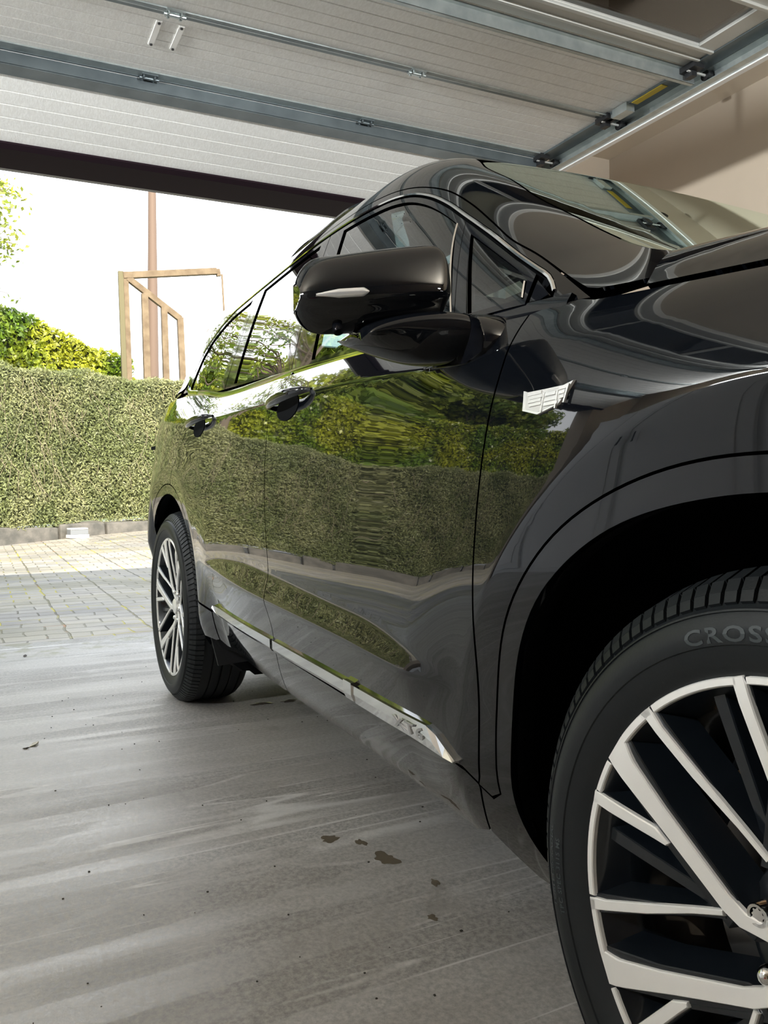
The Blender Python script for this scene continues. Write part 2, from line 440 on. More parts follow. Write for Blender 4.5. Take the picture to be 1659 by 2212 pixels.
def strip(name, P, W0, W1, N, hgt, mat, parent):
    """raised band: P centre points (n,3); offsets W0/W1 across, N outward"""
    V = []; F = []; n = len(P)
    for i in range(n):
        for a, hh in ((W0, -.01), (W0, hgt*.55), (W0*.5+W1*.5, hgt), (W1, hgt*.55), (W1, -.01)):
            V.append(P[i]+(a if np.ndim(a) == 1 else a[i])+N[i]*hh)
    for i in range(n-1):
        for k in range(4): F.append((i*5+k, i*5+k+1, (i+1)*5+k+1, (i+1)*5+k))
    F.append((0, 1, 2, 3, 4)); F.append(tuple((n-1)*5+k for k in range(5))[::-1])
    o = mesh(name, V, F, mat, parent, True)
    bm = bmesh.new(); bm.from_mesh(o.data); bmesh.ops.recalc_face_normals(bm, faces=bm.faces); bm.to_mesh(o.data); bm.free(); autosmooth(o, 50)
    return o
def band(name, F, pts, w, hgt, mat, parent, off=0):
    """thin moulding following a 3-D polyline lying on surface F"""
    P = np.array(pts, float); N = grad(F, P); T = np.gradient(P, axis=0); T /= np.linalg.norm(T, axis=1, keepdims=True)
    A = np.cross(N, T); A /= np.linalg.norm(A, axis=1, keepdims=True)
    P = P+N*off
    return strip(name, P, A*(-w/2), A*(w/2), N, hgt, mat, parent)

# ================= the car =================
car = empty('car', (-1.43, .95, 0))
tag(car, 'glossy black three-row family SUV parked nose-in, filling the right of the garage', 'car')
class Off:                       # children are modelled in world coordinates
    pass
def arc(hx, tab, a0, a1, n=60):
    an = np.linspace(a0, a1, n); r = np.interp(an, [q[0] for q in tab], [q[1] for q in tab])
    r = gsm(r, 2.0) if n > 20 else r
    return [(hx+rr*math.cos(math.radians(t)), HZ+rr*math.sin(math.radians(t))) for t, rr in zip(an, r)]
LIPF = [(-40, .44), (0, .455), (58, .47), (90, .457), (105, .465), (122, .484), (140, .492), (155, .480), (167, .464), (180, .455), (191, .440), (205, .43)]
GRVF = [(0, .50), (60, .515), (90, .497), (119, .521), (130, .530), (147, .526), (160, .508), (169, .497), (178.5, .486)]
LIPR = [(-30, .44), (-20, .445), (0, .452), (40, .465), (60, .46), (90, .458), (130, .465), (180, .46), (200, .45)]
GRVR = [(-16, .500), (0, .497), (40, .505), (60, .500), (90, .500), (180, .50)]
G = .0022
gapA = [(-.500, 1.102), (-.495, 1.054), (-.496, 1.015), (-.502, .961), (-.508, .892), (-.511, .823), (-.511, .755), (-.512, .673), (-.518, .565), (-.524, .458), (-.528, .392), (-.535, .35), (-.548, .305)]
gapB = [(-1.560, 1.156), (-1.594, 1.112), (-1.612, 1.066), (-1.602, .965), (-1.572, .853), (-1.538, .757), (-1.505, .666), (-1.492, .597), (-1.475, .526), (-1.474, .490), (-1.490, .453), (-1.500, .40), (-1.515, .318)]
def sh(L, dx): return [(x+dx, z) for x, z in L]
zl = lambda x: float(np.interp(x, [-2.19, -1.62, -1.046, -.57, -.532], [.443, .428, .413, .408, .390]))      # lower door line
belt = lambda x0, x1: [(x, float(ZBELT(x))) for x in np.linspace(x0, x1, max(3, int(abs(x1-x0)/.03)))]
cA = curve(gapA); cB = curve(gapB)
def zline(f, x0, x1, d): return lo3([(x, float(f(x))+d) for x in np.linspace(x0, x1, int(abs(x1-x0)/.012))])
CREASE = [zline(f, -2.9, -.3, d) for f in (ZSH,) for d in (-.004, 0, .004)]+[zline(ZT, -2.25, -.62, d) for d in (-.006, 0, .006)]+[zline(ZS, -2.5, -.5, d) for d in (-.004, 0, .004)]
ARCHL = [lo3([(hx+(r0+d)*math.cos(t), HZ+(r0+d)*math.sin(t)) for t in np.linspace(-.2, 3.4, 160)]) for hx, r0 in ((0, .578), (HUBS[1], .560)) for d in (-.008, -.003, .003, .008)]
upA = [q for q in cA if q[1] > .392]; loA = [q for q in cA if q[1] <= .392]
upB = [q for q in cB if q[1] > .426]; loB = [q for q in cB if q[1] <= .426]
# front door skin
fd = sh(upB, G)[::-1]+belt(-1.555, -.512)+sh(upA, -G)
fd += [(x, zl(x)+G) for x in np.linspace(-.532, -1.490, 30)]
fdo = panel('front_door_skin', Flow, lo3(fd), PAINT, car, h=.013, lines=CREASE)
fdc = [(x, zl(x)-G) for x in np.linspace(-1.497, -.533, 36)]+sh(loA, -G)+[(x, float(ZBOT(x))+.012) for x in np.linspace(-.60, -1.50, 34)]+sh(loB, G)[::-1]
panel('front_door_cladding', Flow, lo3(fdc), PAINT, car, h=.016)
# rear door skin
gC = [(-2.800, .880), (-2.775, .925), (-2.735, .98), (-2.665, 1.04), (-2.640, 1.10), (-2.635, float(ZBELT(-2.635)))]
arR = arc(HUBS[1], GRVR, -2, 83)
rd = [(x, zl(x)+G) for x in np.linspace(-1.505, -2.19, 24)]+[(-2.30, .462), (-2.358, .478)]+sh([q for q in arR if q[1] > .48], .003)+sh(gC, G)
rd += belt(-2.63, -1.568)+sh(upB, -G)
rdo = panel('rear_door_skin', Flow, lo3(rd), PAINT, car, h=.015, lines=CREASE)
rdc = [(-1.500, zl(-1.50)-G)]+sh(loB, -G)+[(x, float(ZBOT(x))+.012) for x in np.linspace(-1.54, -2.15, 20)]+[(-2.185, .345)]+[(x, zl(x)-G) for x in np.linspace(-2.19, -1.52, 22)]
panel('rear_door_cladding', Flow, lo3(rdc), PAINT, car, h=.018)
# rear quarter
rq = sh(gC, -G)+[(x, float(ZBELT(x))) for x in np.linspace(-2.66, -3.75, 30)]+[(-3.90, 1.1), (-3.95, .9), (-3.96, .6), (-3.9, .42), (-3.5, .40)]+[(-3.36, .42)]
rq += arc(HUBS[1], GRVR, 178, 84)
panel('rear_quarter', Flow, lo3(rq), PAINT, car, h=.02, lines=ARCHL)
# front wing
ztf = lambda x: float(zgap(x))
wg = sh(upA, G)[::-1]+[(-.46, 1.107), (-.395, 1.105)]+[(x, ztf(x)-.003) for x in np.linspace(-.36, 1.05, 50)]+[(1.10, .9), (1.10, .55), (.9, .45), (.52, .42)]
wg += arc(0, GRVF, 4, 178.5, 80)+[(-.505, .378), (-.530, .389)]
panel('front_wing', Flow, lo3(wg), PAINT, car, h=.012, lines=ARCHL)
# wheel arch cladding
cl = sh(loA, G)[::-1]+[(-.528, .385), (-.503, .373)]+arc(0, [(a, r-.004) for a, r in GRVF], 178.5, 4, 80)+arc(0, LIPF, 4, 203, 90)+[(-.45, .215), (-.50, .238)]
panel('front_arch_cladding', Flow, lo3(cl), GLOSSB, car, h=.011, flange=.02)
cr = arc(HUBS[1], [(a, r-.004) for a, r in GRVR], 176, -2, 70)+[(-2.362, .470), (-2.30, .455), (-2.197, .438), (-2.192, .345), (-2.215, .340), (-2.29, .345)]+arc(HUBS[1], LIPR, -6, 176, 70)
panel('rear_arch_cladding', Flow, lo3(cr), GLOSSB, car, h=.014, flange=.02)
# arch return lips and dark liners
def liner(name, hx, tab, a0, a1):
    L = arc(hx, tab, a0, a1, 70); V = []; F = []; mi = []
    prof = [(0, 0.0), (.000, .012), (.006, .045), (.030, .05), (.035, .34), (-.05, .36)]
    for (x, z) in L:
        y = float(ylow(x, z)); n = math.hypot(x-hx, z-HZ); ux, uz = (x-hx)/n, (z-HZ)/n
        for dr, dy in prof: V.append((x+ux*dr, y+dy, z+uz*dr))
    k = len(prof)
    for i in range(len(L)-1):
        for j in range(k-1): F.append((i*k+j, (i+1)*k+j, (i+1)*k+j+1, i*k+j+1)); mi.append(0 if j < 1 else 1)
    c0 = len(V); V.append((hx, .36, HZ))
    for i in range(len(L)-1): F.append((i*k+k-1, (i+1)*k+k-1, c0)); mi.append(1)
    return mesh(name, V, F, [PAINT, DARKIN], car, True, mi)
liner('front_wheel_well', 0, LIPF, -20, 206); liner('rear_wheel_well', HUBS[1], LIPR, -28, 200)
# dark body core behind the gaps + floor pan
def core():
    V = []; F = []; xs = np.r_[np.linspace(-3.85, -3.40, 6), np.linspace(-2.33, -.50, 30), np.linspace(.5, 1.0, 6)]
    zs = np.linspace(.30, 1.09, 22)
    for x in xs:
        for z in zs: V.append((x, float(ylow(x, z))+.022, z))
    k = len(zs)
    for i in range(len(xs)-1):
        if xs[i+1]-xs[i] > .5: continue
        for j in range(k-1): F.append((i*k+j, (i+1)*k+j, (i+1)*k+j+1, i*k+j+1))
    return V, F
V, F = core(); 
m = MB(); m.add(V, F)
# above the wheels
for hx in HUBS:
    pts = []
    for x in np.linspace(hx-.62, hx+.56, 40):
        zlo = HZ+math.sqrt(max(.485**2-(x-hx)**2, 0.0)) if abs(x-hx) < .485 else .30
        pts.append((x, zlo))
    V = []; F = []
    for x, zlo in pts:
        for z in np.linspace(zlo+.012, 1.085, 12): V.append((x, float(ylow(x, z))+.024, z))
    for i in range(len(pts)-1):
        for j in range(11): F.append((i*12+j, (i+1)*12+j, (i+1)*12+j+1, i*12+j+1))
    m.add(V, F)
m.box((-3.8, .45, .23), (1.0, 1.45, .30)); m.box((-2.05, .30, .25), (-.70, .50, .33)); m.box((-3.85, .12, 1.06), (-.32, 1.78, 1.075))
m.build('body_core', DARKIN, car)

# ---- greenhouse ----
dloT = [(-3.030, 1.285), (-3.000, 1.345), (-2.950, 1.418), (-2.85, 1.479), (-2.70, 1.532), (-2.47, 1.559), (-2.28, 1.570), (-2.05, 1.577), (-1.76, 1.577), (-1.579, 1.567), (-1.355, 1.546), (-1.236, 1.529), (-1.128, 1.503), (-1.040, 1.469), (-.946, 1.423), (-.835, 1.360), (-.705, 1.284), (-.58, 1.207), (-.546, 1.187), (-.487, 1.149), (-.470, 1.130)]
cT = curve(dloT, .02)
zb2 = lambda x: float(np.interp(x, [-3.10, -3.0, -2.837, -2.495, -1.592, -1.267, -.986, -.681, -.522, -.470], [1.282, 1.262, 1.247, 1.208, 1.166, 1.151, 1.137, 1.129, 1.124, 1.121]))
botl = [(x, zb2(x)) for x in np.linspace(-.473, -3.02, 70)]
DLO = cT+botl
def inset(T, d):   # polyline nudged down
    return [(x, z-d) for x, z in T]
topz = lambda x: float(np.interp(x, [q[0] for q in cT], [q[1] for q in cT]))
def pane(name, x0b, x0t, x1b, x1t, mat, g=.016, gb=.010, off=-.004, extra=None):
    """window between a rear and a front leaning edge, closed by the roofline curve and the belt"""
    T = [(x, topz(x)-g) for x in np.linspace(x0t, x1t, 40)]
    Bm = [(x, zb2(x)+gb) for x in np.linspace(x1b, x0b, 30)]
    return panel(name, Fup, up3(T+Bm), mat, car, h=.02, flange=.004, off=off)
QW = [(-2.428, zb2(-2.428)+.01), (-2.420, topz(-2.42)-.018)]+[(x, topz(x)-.022) for x in np.linspace(-2.45, -2.86, 24)]+[(-2.925, 1.395), (-2.955, 1.330), (-2.975, 1.282), (-2.95, 1.268)]+[(x, zb2(x)+.011) for x in np.linspace(-2.92, -2.45, 20)]
g1 = pane('front_door_window', -1.425, -1.558, -.733, -.845, GL_SIDE)
g2 = pane('rear_door_window', -2.228, -2.300, -1.642, -1.748, GL_PRIV)
g3 = panel('rear_quarter_window', Fup, up3(QW), GL_PRIV, car, h=.02, flange=.004, off=-.004)
g4 = panel('front_vent_window', Fup, up3([(-.793, topz(-.793)-.014), (-.585, topz(-.585)-.014), (-.545, 1.168), (-.533, zb2(-.533)+.01), (-.683, zb2(-.683)+.01)]), GL_SIDE, car, h=.02, flange=.004, off=-.004)
g5 = panel('mirror_sail_window', Fup, up3([(-.522, topz(-.522)-.010), (-.495, 1.143), (-.482, 1.133), (-.497, 1.127), (-.520, 1.128)]), GLOSSB, car, h=.012, flange=.004, off=-.002)
# gloss black frames around the panes (one per opening), just under the panes' level
def frame(name, outer, hole): return panel(name, Fup, up3(outer), GLOSSB, car, holes=[up3(hole)] if hole else (), h=.02, flange=.008, off=.0005, fmat=DARKIN)
def rect(x0b, x0t, x1b, x1t, g, gb):
    return [(x, topz(x)-g) for x in np.linspace(x0t, x1t, 30)]+[(x, zb2(x)+gb) for x in np.linspace(x1b, x0b, 24)]
frame('front_window_frame', rect(-1.575, -1.680, -.722, -.822, .004, .0), rect(-1.425, -1.558, -.733, -.845, .016, .010))
frame('front_door_divider', rect(-.720, -.820, -.683, -.790, .004, .0), None)
frame('rear_window_frame', rect(-2.345, -2.374, -1.580, -1.685, .004, .0), rect(-2.228, -2.300, -1.642, -1.748, .016, .010))
frame('quarter_window_frame', [(-2.352, zb2(-2.352)), (-2.378, topz(-2.378)-.004)]+[(x, topz(x)-.004) for x in np.linspace(-2.40, -2.93, 26)]+[(-2.985, 1.36), (-3.018, 1.295), (-2.99, 1.264)]+[(x, zb2(x)) for x in np.linspace(-2.95, -2.38, 22)], QW)
frame('vent_window_frame', [(-.791, topz(-.791)-.004), (-.60, topz(-.60)-.004), (-.531, topz(-.531)-.004), (-.526, zb2(-.526)), (-.680, zb2(-.680))], [(-.776, topz(-.776)-.016), (-.585, topz(-.585)-.014), (-.545, 1.168), (-.533, zb2(-.533)+.01), (-.683, zb2(-.683)+.01)])
# chrome around the windows
chT = [(-3.035, 1.262), (-3.045, 1.29)]+[(x, z) for x, z in cT]
band('window_chrome', Fup, up3([(x, z+.004) for x, z in cT[::1] if x > -2.95]), .0065, .004, CHROME, car)
for q in ([(-.735, zb2(-.735)+.012), (-.845, topz(-.845)-.016)], [(-.538, zb2(-.538)+.012), (-.549, 1.166)]):
    band('window_chrome', Fup, up3([(q[0][0]+(q[1][0]-q[0][0])*t, q[0][1]+(q[1][1]-q[0][1])*t) for t in np.linspace(0, 1, 14)]), .0028, .003, CHROME, car)
# dark inner trim around the window openings
inn = up3([(x, z+.03) for x, z in cT[2:-2]]+[(x, z-.02) for x, z in botl[2:-2]])
hol = lambda L: up3(L)
panel('inner_trim', Fup, inn, DARKIN, car, holes=[hol(rect(-1.415, -1.545, -.745, -.852, .022, .004)), hol(rect(-2.218, -2.290, -1.650, -1.756, .022, .004)), hol([(-.76, topz(-.76)-.022), (-.60, topz(-.60)-.022), (-.558, 1.165), (-.552, zb2(-.552)+.005), (-.684, zb2(-.68)+.005)])], h=.03, flange=0, off=-.016)
# belt chrome
bx = np.linspace(-.80, -2.78, 90)
P = np.array([(x, float(ylow(x, ZBELT(x)))+.006, float(ZBELT(x))+.008) for x in bx])
Pend = [tuple(np.array(q)+np.array((0, -.006, 0))) for q in up3([(-2.86, 1.243), (-2.93, 1.250), (-2.99, 1.262), (-3.03, 1.285)])]
strip('belt_chrome', np.vstack([P, Pend]), np.array((0, .004, -.012)), np.array((0, .008, .012)), np.tile(np.array((0, -.94, .34)), (len(P)+4, 1)), .006, CHROME, car)
bx = np.linspace(-.42, -.80, 20)
P = np.array([(x, float(ylow(x, ZBELT(x)))+.006, float(ZBELT(x))+.006) for x in bx])
strip('belt_seal', P, np.array((0, .0, -.012)), np.array((0, .012, .016)), np.tile(np.array((0, -.94, .34)), (len(P), 1)), .006, GLOSSB, car)
# painted door frames (between glass and the cut line)
cut = curve([(-.392, 1.108), (-.559, 1.214), (-.644, 1.261), (-.735, 1.320), (-.86, 1.398), (-1.008, 1.477), (-1.162, 1.534), (-1.26, 1.558), (-1.396, 1.580), (-1.70, 1.604), (-2.08, 1.607), (-2.42, 1.596), (-2.70, 1.568), (-2.90, 1.515), (-3.02, 1.440), (-3.08, 1.355), (-3.10, 1.285)], .02)
fr_ = sh(cut, 0)+[(-3.05, 1.275)]+[(x, z+.009) for x, z in cT[1:]]+[(-.466, 1.116), (-.44, 1.110)]
panel('door_frame_rail', Fup, up3(fr_), PAINT, car, h=.013, flange=.01, fmat=DARKIN)
# A pillar, roof side and D pillar
ge = [(-1.13, .40, 1.59), (-1.044, .345, 1.559), (-.905, .313, 1.481), (-.721, .253, 1.372), (-.602, .229, 1.304), (-.477, .204, 1.233), (-.419, .198, 1.201), (-.375, .215, 1.175), (-.33, .27, 1.155)]
ge = curve(ge, .02)
rc = [(-1.22, .44, 1.64), (-1.5, .45, 1.69), (-2.0, .45, 1.70), (-2.6, .45, 1.69), (-3.2, .45, 1.66), (-3.6, .46, 1.6)]
back = [(-3.86, .5, 1.5), (-3.93, .45, 1.3)]
cut3 = up3([(x-.001, z+.0035) for x, z in cut])
side = cut3+up3([(-3.16, 1.28), (-3.5, 1.285)])+[(-3.80, .33, 1.275), (-3.9, .45, 1.4), (-3.75, .5, 1.56)]+rc[::-1]+ge[:-1]
# cowl piece closes the side down to the bonnet gap
sideU = side+[(-.33, .262, 1.150), (-.30, .20, 1.135), (-.279, .142, 1.120), (-.276, .115, 1.100), (-.32, .105, 1.100), (-.375, .095, 1.104)]
Fs = lambda x, y, z: np.where(x > -.60, Funi(x, y, z), Fup(x, y, z))
so_ = on(Funi, sideU)
panel('pillar_and_roof_side', Funi, [tuple(q) for q in so_], PAINT, car, h=.013, flange=.006)
panel('far_pillar_and_roof_side', Funi, [tuple(q) for q in so_], PAINT, car, h=.03, flange=.006, mirror=True)
# windscreen
gm = [(x, 1.9-y, z) for x, y, z in ge]
ws_o = [tuple(np.array(q)+np.array((.004, .003, 0))) for q in ge]+[(-.30, .45, 1.16), (-.285, .95, 1.165), (-.30, 1.45, 1.16)]+gm[::-1]+[(-1.25, 1.3, 1.67), (-1.28, .95, 1.68), (-1.25, .6, 1.67)]
ws_o = [tuple(q) for q in on(Fup, ws_o)]
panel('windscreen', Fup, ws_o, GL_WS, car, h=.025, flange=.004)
# roof with a glass panel
ro = [(-1.255, .6, 1.67), (-1.285, .95, 1.68), (-1.255, 1.3, 1.67), (-1.225, 1.46, 1.64)]+[(x, 1.9-y, z) for x, y, z in rc[1:]]+rc[::-1]
ro = [tuple(q) for q in on(Fup, ro)]
hole = [tuple(q) for q in on(Fup, [(-1.36, .55, 1.7), (-1.36, 1.35, 1.7), (-2.75, 1.35, 1.73), (-2.75, .55, 1.73)])]
panel('roof', Fup, ro, PAINT, car, holes=[hole], h=.03, flange=.01)
panel('roof_glass', Fup, hole, GL_SIDE, car, h=.05, flange=.0)
# roof rail
rr = up3([(-1.62, 1.655), (-1.72, 1.66), (-2.0, 1.662), (-2.22, 1.660), (-2.30, 1.655)])
m = MB(); L = curve([(x, y+.020, z+(.0 if i in (0, 4) else .012)) for i, (x, y, z) in enumerate(rr)], .05); m.tube(L, .011, 8); m.build('roof_rail', GLOSSB, car, True)
# tailgate / rear closing
m = MB(); m.prism([(-3.9, .4), (-3.97, 1.2), (-3.80, 1.35), (-3.6, 1.60), (-3.4, 1.58), (-3.4, .4)], .52, 1.38); m.build('tailgate', PAINT, car, bevel=.03)
# bonnet
xs = np.linspace(-.268, 1.02, 46)
gl_ = [(x, float(ygap(x))+.004, float(zgap(x))+.004) for x in xs]
rear = [(-.272, 1.78, 1.11), (-.30, 1.745, 1.165), (-.385, 1.65, 1.20), (-.37, 1.3, 1.215), (-.36, .95, 1.22), (-.37, .6, 1.215), (-.385, .26, 1.20), (-.37, .225, 1.19), (-.30, .155, 1.165)]
def bonz(L): return [(x, y, float(zbon(np.array(x), np.array(y)))) for x, y, z in L]
far = [(x, 1.9-y, z) for x, y, z in gl_]
panel('bonnet', Fbon, bonz(gl_+far[::-1]+rear), PAINT, car, h=.018, flange=.016)
m = MB(); m.prism([(1.02, .35), (1.13, .55), (1.13, .9), (1.02, 1.02), (.9, 1.0), (.9, .35)], .35, 1.55); m.build('front_bumper', PAINT, car, bevel=.03)
m = MB(); m.box((-.46, .27, 1.085), (-.20, 1.63, 1.10)); m.build('cowl_panel', MATTEB, car)
# far body side
fs_ = [(-3.35, .45), (-3.85, .5), (-3.9, 1.1), (-3.8, 1.26)]+[(x, float(ZBELT(x))) for x in np.linspace(-3.7, -.5, 40)]+[(-.409, 1.108)]+[(x, ztf(x)) for x in np.linspace(-.3, 1.02, 20)]+[(1.05, .5), (.5, .4)]+arc(0, GRVF, 4, 178, 40)+[(-.6, .32), (-2.2, .32), (-2.36, .42)]+arc(HUBS[1], GRVR, 0, 176, 40)
panel('far_body_side', Flow, lo3(fs_), PAINT, car, h=.04, flange=.01, mirror=True)
# far windows
panel('far_side_windows', Fup, up3(DLO[::2]), GL_PRIV, car, h=.06, flange=.0, mirror=True)
# interior
m = MB()
for yy in (.42, 1.12):
    for xx in (-1.35, -2.2):
        m.box((xx-.12, yy, .60), (xx+.45, yy+.45, .78)); m.box((xx-.22, yy, .60), (xx-.08, yy+.45, 1.22)); m.box((xx-.22, yy+.12, 1.22), (xx-.12, yy+.33, 1.40))
    
m.build('seats', SEAT, car, bevel=.04)
m = MB(); m.box((-.95, .3, .95), (-.45, 1.6, 1.07)); m.build('dashboard', MATTEB, car, bevel=.03)
m = MB(); m.tube([(-.98+.16*math.sin(t)*.35, 1.30+.18*math.cos(t), 1.05+.18*math.sin(t)) for t in np.linspace(0, 2*math.pi, 28)], .014, 8); m.build('steering_wheel', MATTEB, car, True)
m = MB(); m.box((-3.3, .25, .30), (-.5, 1.65, .34)); m.build('cabin_floor', MATTEB, car)

# ---- door handles ----
def handle(name, x0, x1, zc):
    o = empty(name, (0, 0, 0)); o.parent = car
    y0 = float(ylow((x0+x1)/2, zc)); n = 26; V = []; F = []; kk = 12
    for i in range(n):
        t = i/(n-1); x = x0+(x1-x0)*t; zz = zc-.006+.018*t
        e = math.sin(math.pi*min(1, max(0, t)))**.35 if 0 < t < 1 else .05
        out_ = .040*min(1, math.sin(math.pi*t)**.5+.02); hh = .0155*max(.25, e); th = .012*max(.3, e)
        for k in range(kk):
            a = 2*math.pi*k/kk; V.append((x, y0-out_+.006-th*math.cos(a), zz+hh*math.sin(a)))
    for i in range(n-1):
        for k in range(kk): F.append((i*kk+k, i*kk+(k+1) % kk, (i+1)*kk+(k+1) % kk, (i+1)*kk+k))
    F.append(tuple(range(kk))); F.append(tuple((n-1)*kk+k for k in range(kk))[::-1])
    grip = mesh('grip', V, F, PAINT, o, True)
    # recess cup: dark scoop below the grip
    V = []; F = []; nr, nc = 8, 28; cx_, cz_ = x0+(x1-x0)*.50, zc-.016
    for i in range(nr):
        r = i/(nr-1)
        for k in range(nc):
            a = 2*math.pi*k/nc; px = cx_+.080*r*math.cos(a); pz = cz_+.036*r*math.sin(a)
            V.append((px, float(ylow(px, pz))-.0015+.020*(1-r*r)*0, pz))
    for i in range(nr-1):
        for k in range(nc): F.append((i*nc+k, i*nc+(k+1) % nc, (i+1)*nc+(k+1) % nc, (i+1)*nc+k))
    cup = mesh('recess', V, F, DARKIN, o, True)
    return o
handle('door_handle', -1.612, -1.320, 1.070); handle('door_handle', -2.585, -2.27, 1.088)

# ---- sill trim ----
def trim(name, x0, x1, prof):
    n = max(4, int(abs(x1-x0)/.03)); V = []; F = []
    for i in range(n+1):
        x = x0+(x1-x0)*i/n; zt, zm, zb_, o = prof(x)
        for z, dy in ((zt, .006), (zt, -o*.6), (zm, -o), (zb_+.001, -o*.8), (zb_, .006)):
            V.append((x, float(ylow(x, z))+dy, z))
    for i in range(n):
        for k in range(4): F.append((i*5+k, i*5+k+1, (i+1)*5+k+1, (i+1)*5+k))
    F.append(tuple(range(5))); F.append(tuple(n*5+k for k in range(5)))
    o = mesh(name, V, F, CHROME, car)
    bm = bmesh.new(); bm.from_mesh(o.data); bmesh.ops.recalc_face_normals(bm, faces=bm.faces); bm.to_mesh(o.data); bm.free()
    return o
def zu(x): return float(np.interp(x, [-2.19, -1.6, -1.0, -.6], [.464, .461, .452, .447]))
def p_long(x):
    e = min(1, (x+2.17)/.03+.15); zz = zu(x)
    return (zz, zz-.022*e, zz-.030*e, .012)
def p_mid(x):
    return (zu(x)+.005, zu(x)-.020, zu(x)-.034, .0155)
def p_plate(x):
    t = max(0, min(1, (x+.650)/.078)); zt = zu(x)*(1-t)+.413*t
    zb_ = float(np.interp(x, [-.965, -.6, -.57], [.414, .409, .409]))
    return (zt, max(zb_+.003, zt-.015-.002*(1-t)), zb_, .012)
trim('sill_trim', -2.165, -1.500, p_long); trim('sill_trim', -1.480, -1.006, p_long); trim('sill_trim_step', -1.006, -.966, p_mid)
tp = trim('sill_badge_plate', -.966, -.574, p_plate)
def text_mesh(txt, size, ext=.001, bevel=0, space=1.0):
    cu = bpy.data.curves.new('lettering', 'FONT'); cu.body = txt; cu.size = size; cu.extrude = ext; cu.space_character = space; cu.resolution_u = 3
    cu.align_x = 'CENTER'; cu.align_y = 'CENTER'; cu.offset = size*.022
    o = bpy.data.objects.new('lettering', cu); COL.objects.link(o); bpy.context.view_layer.update()
    me = bpy.data.meshes.new_from_object(o.evaluated_get(bpy.context.evaluated_depsgraph_get()))
    V = np.array([tuple(v.co) for v in me.vertices]); F = [tuple(p.vertices) for p in me.polygons]
    bpy.data.objects.remove(o); bpy.data.curves.remove(cu); bpy.data.meshes.remove(me)
    return V, F
V, F = text_mesh('XT6', .030, .0012, space=1.25)
V2 = []
for x, y, z in V:
    xx = -.722+x*1.75; zz = .429+y*.95; V2.append((xx, float(ylow(xx, zz))-.0125-z, zz))
mesh('badge_lettering', V2, F, pm('lettering_grey', (.48, .48, .48), .3, .8), tp)
# ---- wing badge ----
bc = np.array([(-.421, .9755), (-.414, .9725), (-.372, .973), (-.330, .974), (-.314, .9785), (-.325, .962), (-.337, .9485), (-.380, .9385), (-.416, .9465), (-.418, .962)])
def onw(x, z, d): return (x, float(ylow(x, z))-d, z)
def shield(sc, d0, d1):
    c = bc.mean(0); Q = c+(bc-c)*sc; n = len(Q); V = [onw(x, z, d0) for x, z in Q]+[onw(x, z, d1) for x, z in c+(bc-c)*(sc*.97)]
    V.append(onw(c[0], c[1], d1)); return V, [(2*n, n+i, n+(i+1) % n) for i in range(n)]+[(i, (i+1) % n, n+(i+1) % n, n+i) for i in range(n)]
m = MB(); V, F = shield(1.0, -.001, .0035); m.add(V, F, 0)
V, F = shield(.86, .003, .0040); m.add(V, F, 1)
for (xa, xb, za, zb_) in [(-.405, -.375, .966, .9675), (-.400, -.372, .961, .9625), (-.402, -.374, .956, .9572), (-.398, -.372, .951, .952), (-.366, -.345, .962, .9635), (-.366, -.340, .955, .956), (-.366, -.338, .949, .950), (-.338, -.322, .968, .9695), (-.338, -.326, .962, .963), (-.336, -.326, .956, .957)]:
    V = [onw(xa, za, .0030), onw(xb, za+.001, .0030), onw(xb, zb_+.004, .0030), onw(xa, zb_+.003, .0030)]; V += [(x, y-.0028, z) for x, y, z in V]
    m.add(V, [(4, 5, 6, 7), (0, 1, 5, 4), (1, 2, 6, 5), (2, 3, 7, 6), (3, 0, 4, 7)], 0)
for (xa, za, xb, zb_) in [(-.370, .942, -.369, .968), (-.341, .944, -.341, .968), (-.325, .950, -.321, .974)]:
    V = [onw(xa-.0014, za, .0030), onw(xa+.0014, za, .0030), onw(xb+.0014, zb_, .0030), onw(xb-.0014, zb_, .0030)]; V += [(x, y-.003, z) for x, y, z in V]
    m.add(V, [(4, 5, 6, 7), (0, 1, 5, 4), (1, 2, 6, 5), (2, 3, 7, 6), (3, 0, 4, 7)], 0)
m.build('crest_badge', [pm('badge_silver', (.85, .85, .83), .22, .45), pm('badge_field', (.62, .62, .60), .3, .4)], car)

# ---- door mirror ----
mir = empty('door_mirror'); mir.parent = car
def loft(secs, closed=True):
    V = []; F = []; n = len(secs); k = len(secs[0])
    for S_ in secs: V += S_
    for i in range(n-1):
        for j in range(k): F.append((i*k+j, i*k+(j+1) % k, (i+1)*k+(j+1) % k, (i+1)*k+j))
    F.append(tuple(range(k))); F.append(tuple((n-1)*k+j for j in range(k))[::-1]); return V, F
def mprof(t):
    """door mirror head profile at t (0 outer tip, 1 by the door): list of (x, z) upper then lower"""
    xf = -.598-.062*(1-t)**2; xb = -.712-.022*t
    zt = 1.203+.040*t-.004*(1-t)**2; zs = 1.128+.018*t; zb_ = 1.083+.022*t
    return xf, xb, zt, zs, zb_
def mpt(t, u):
    """front surface point of the cap: u 0 at the seam, 1 on the crown"""
    xf, xb, zt, zs, zb_ = mprof(t); return xf-.045*u**3.2, zs+(zt-zs)*u
S = []
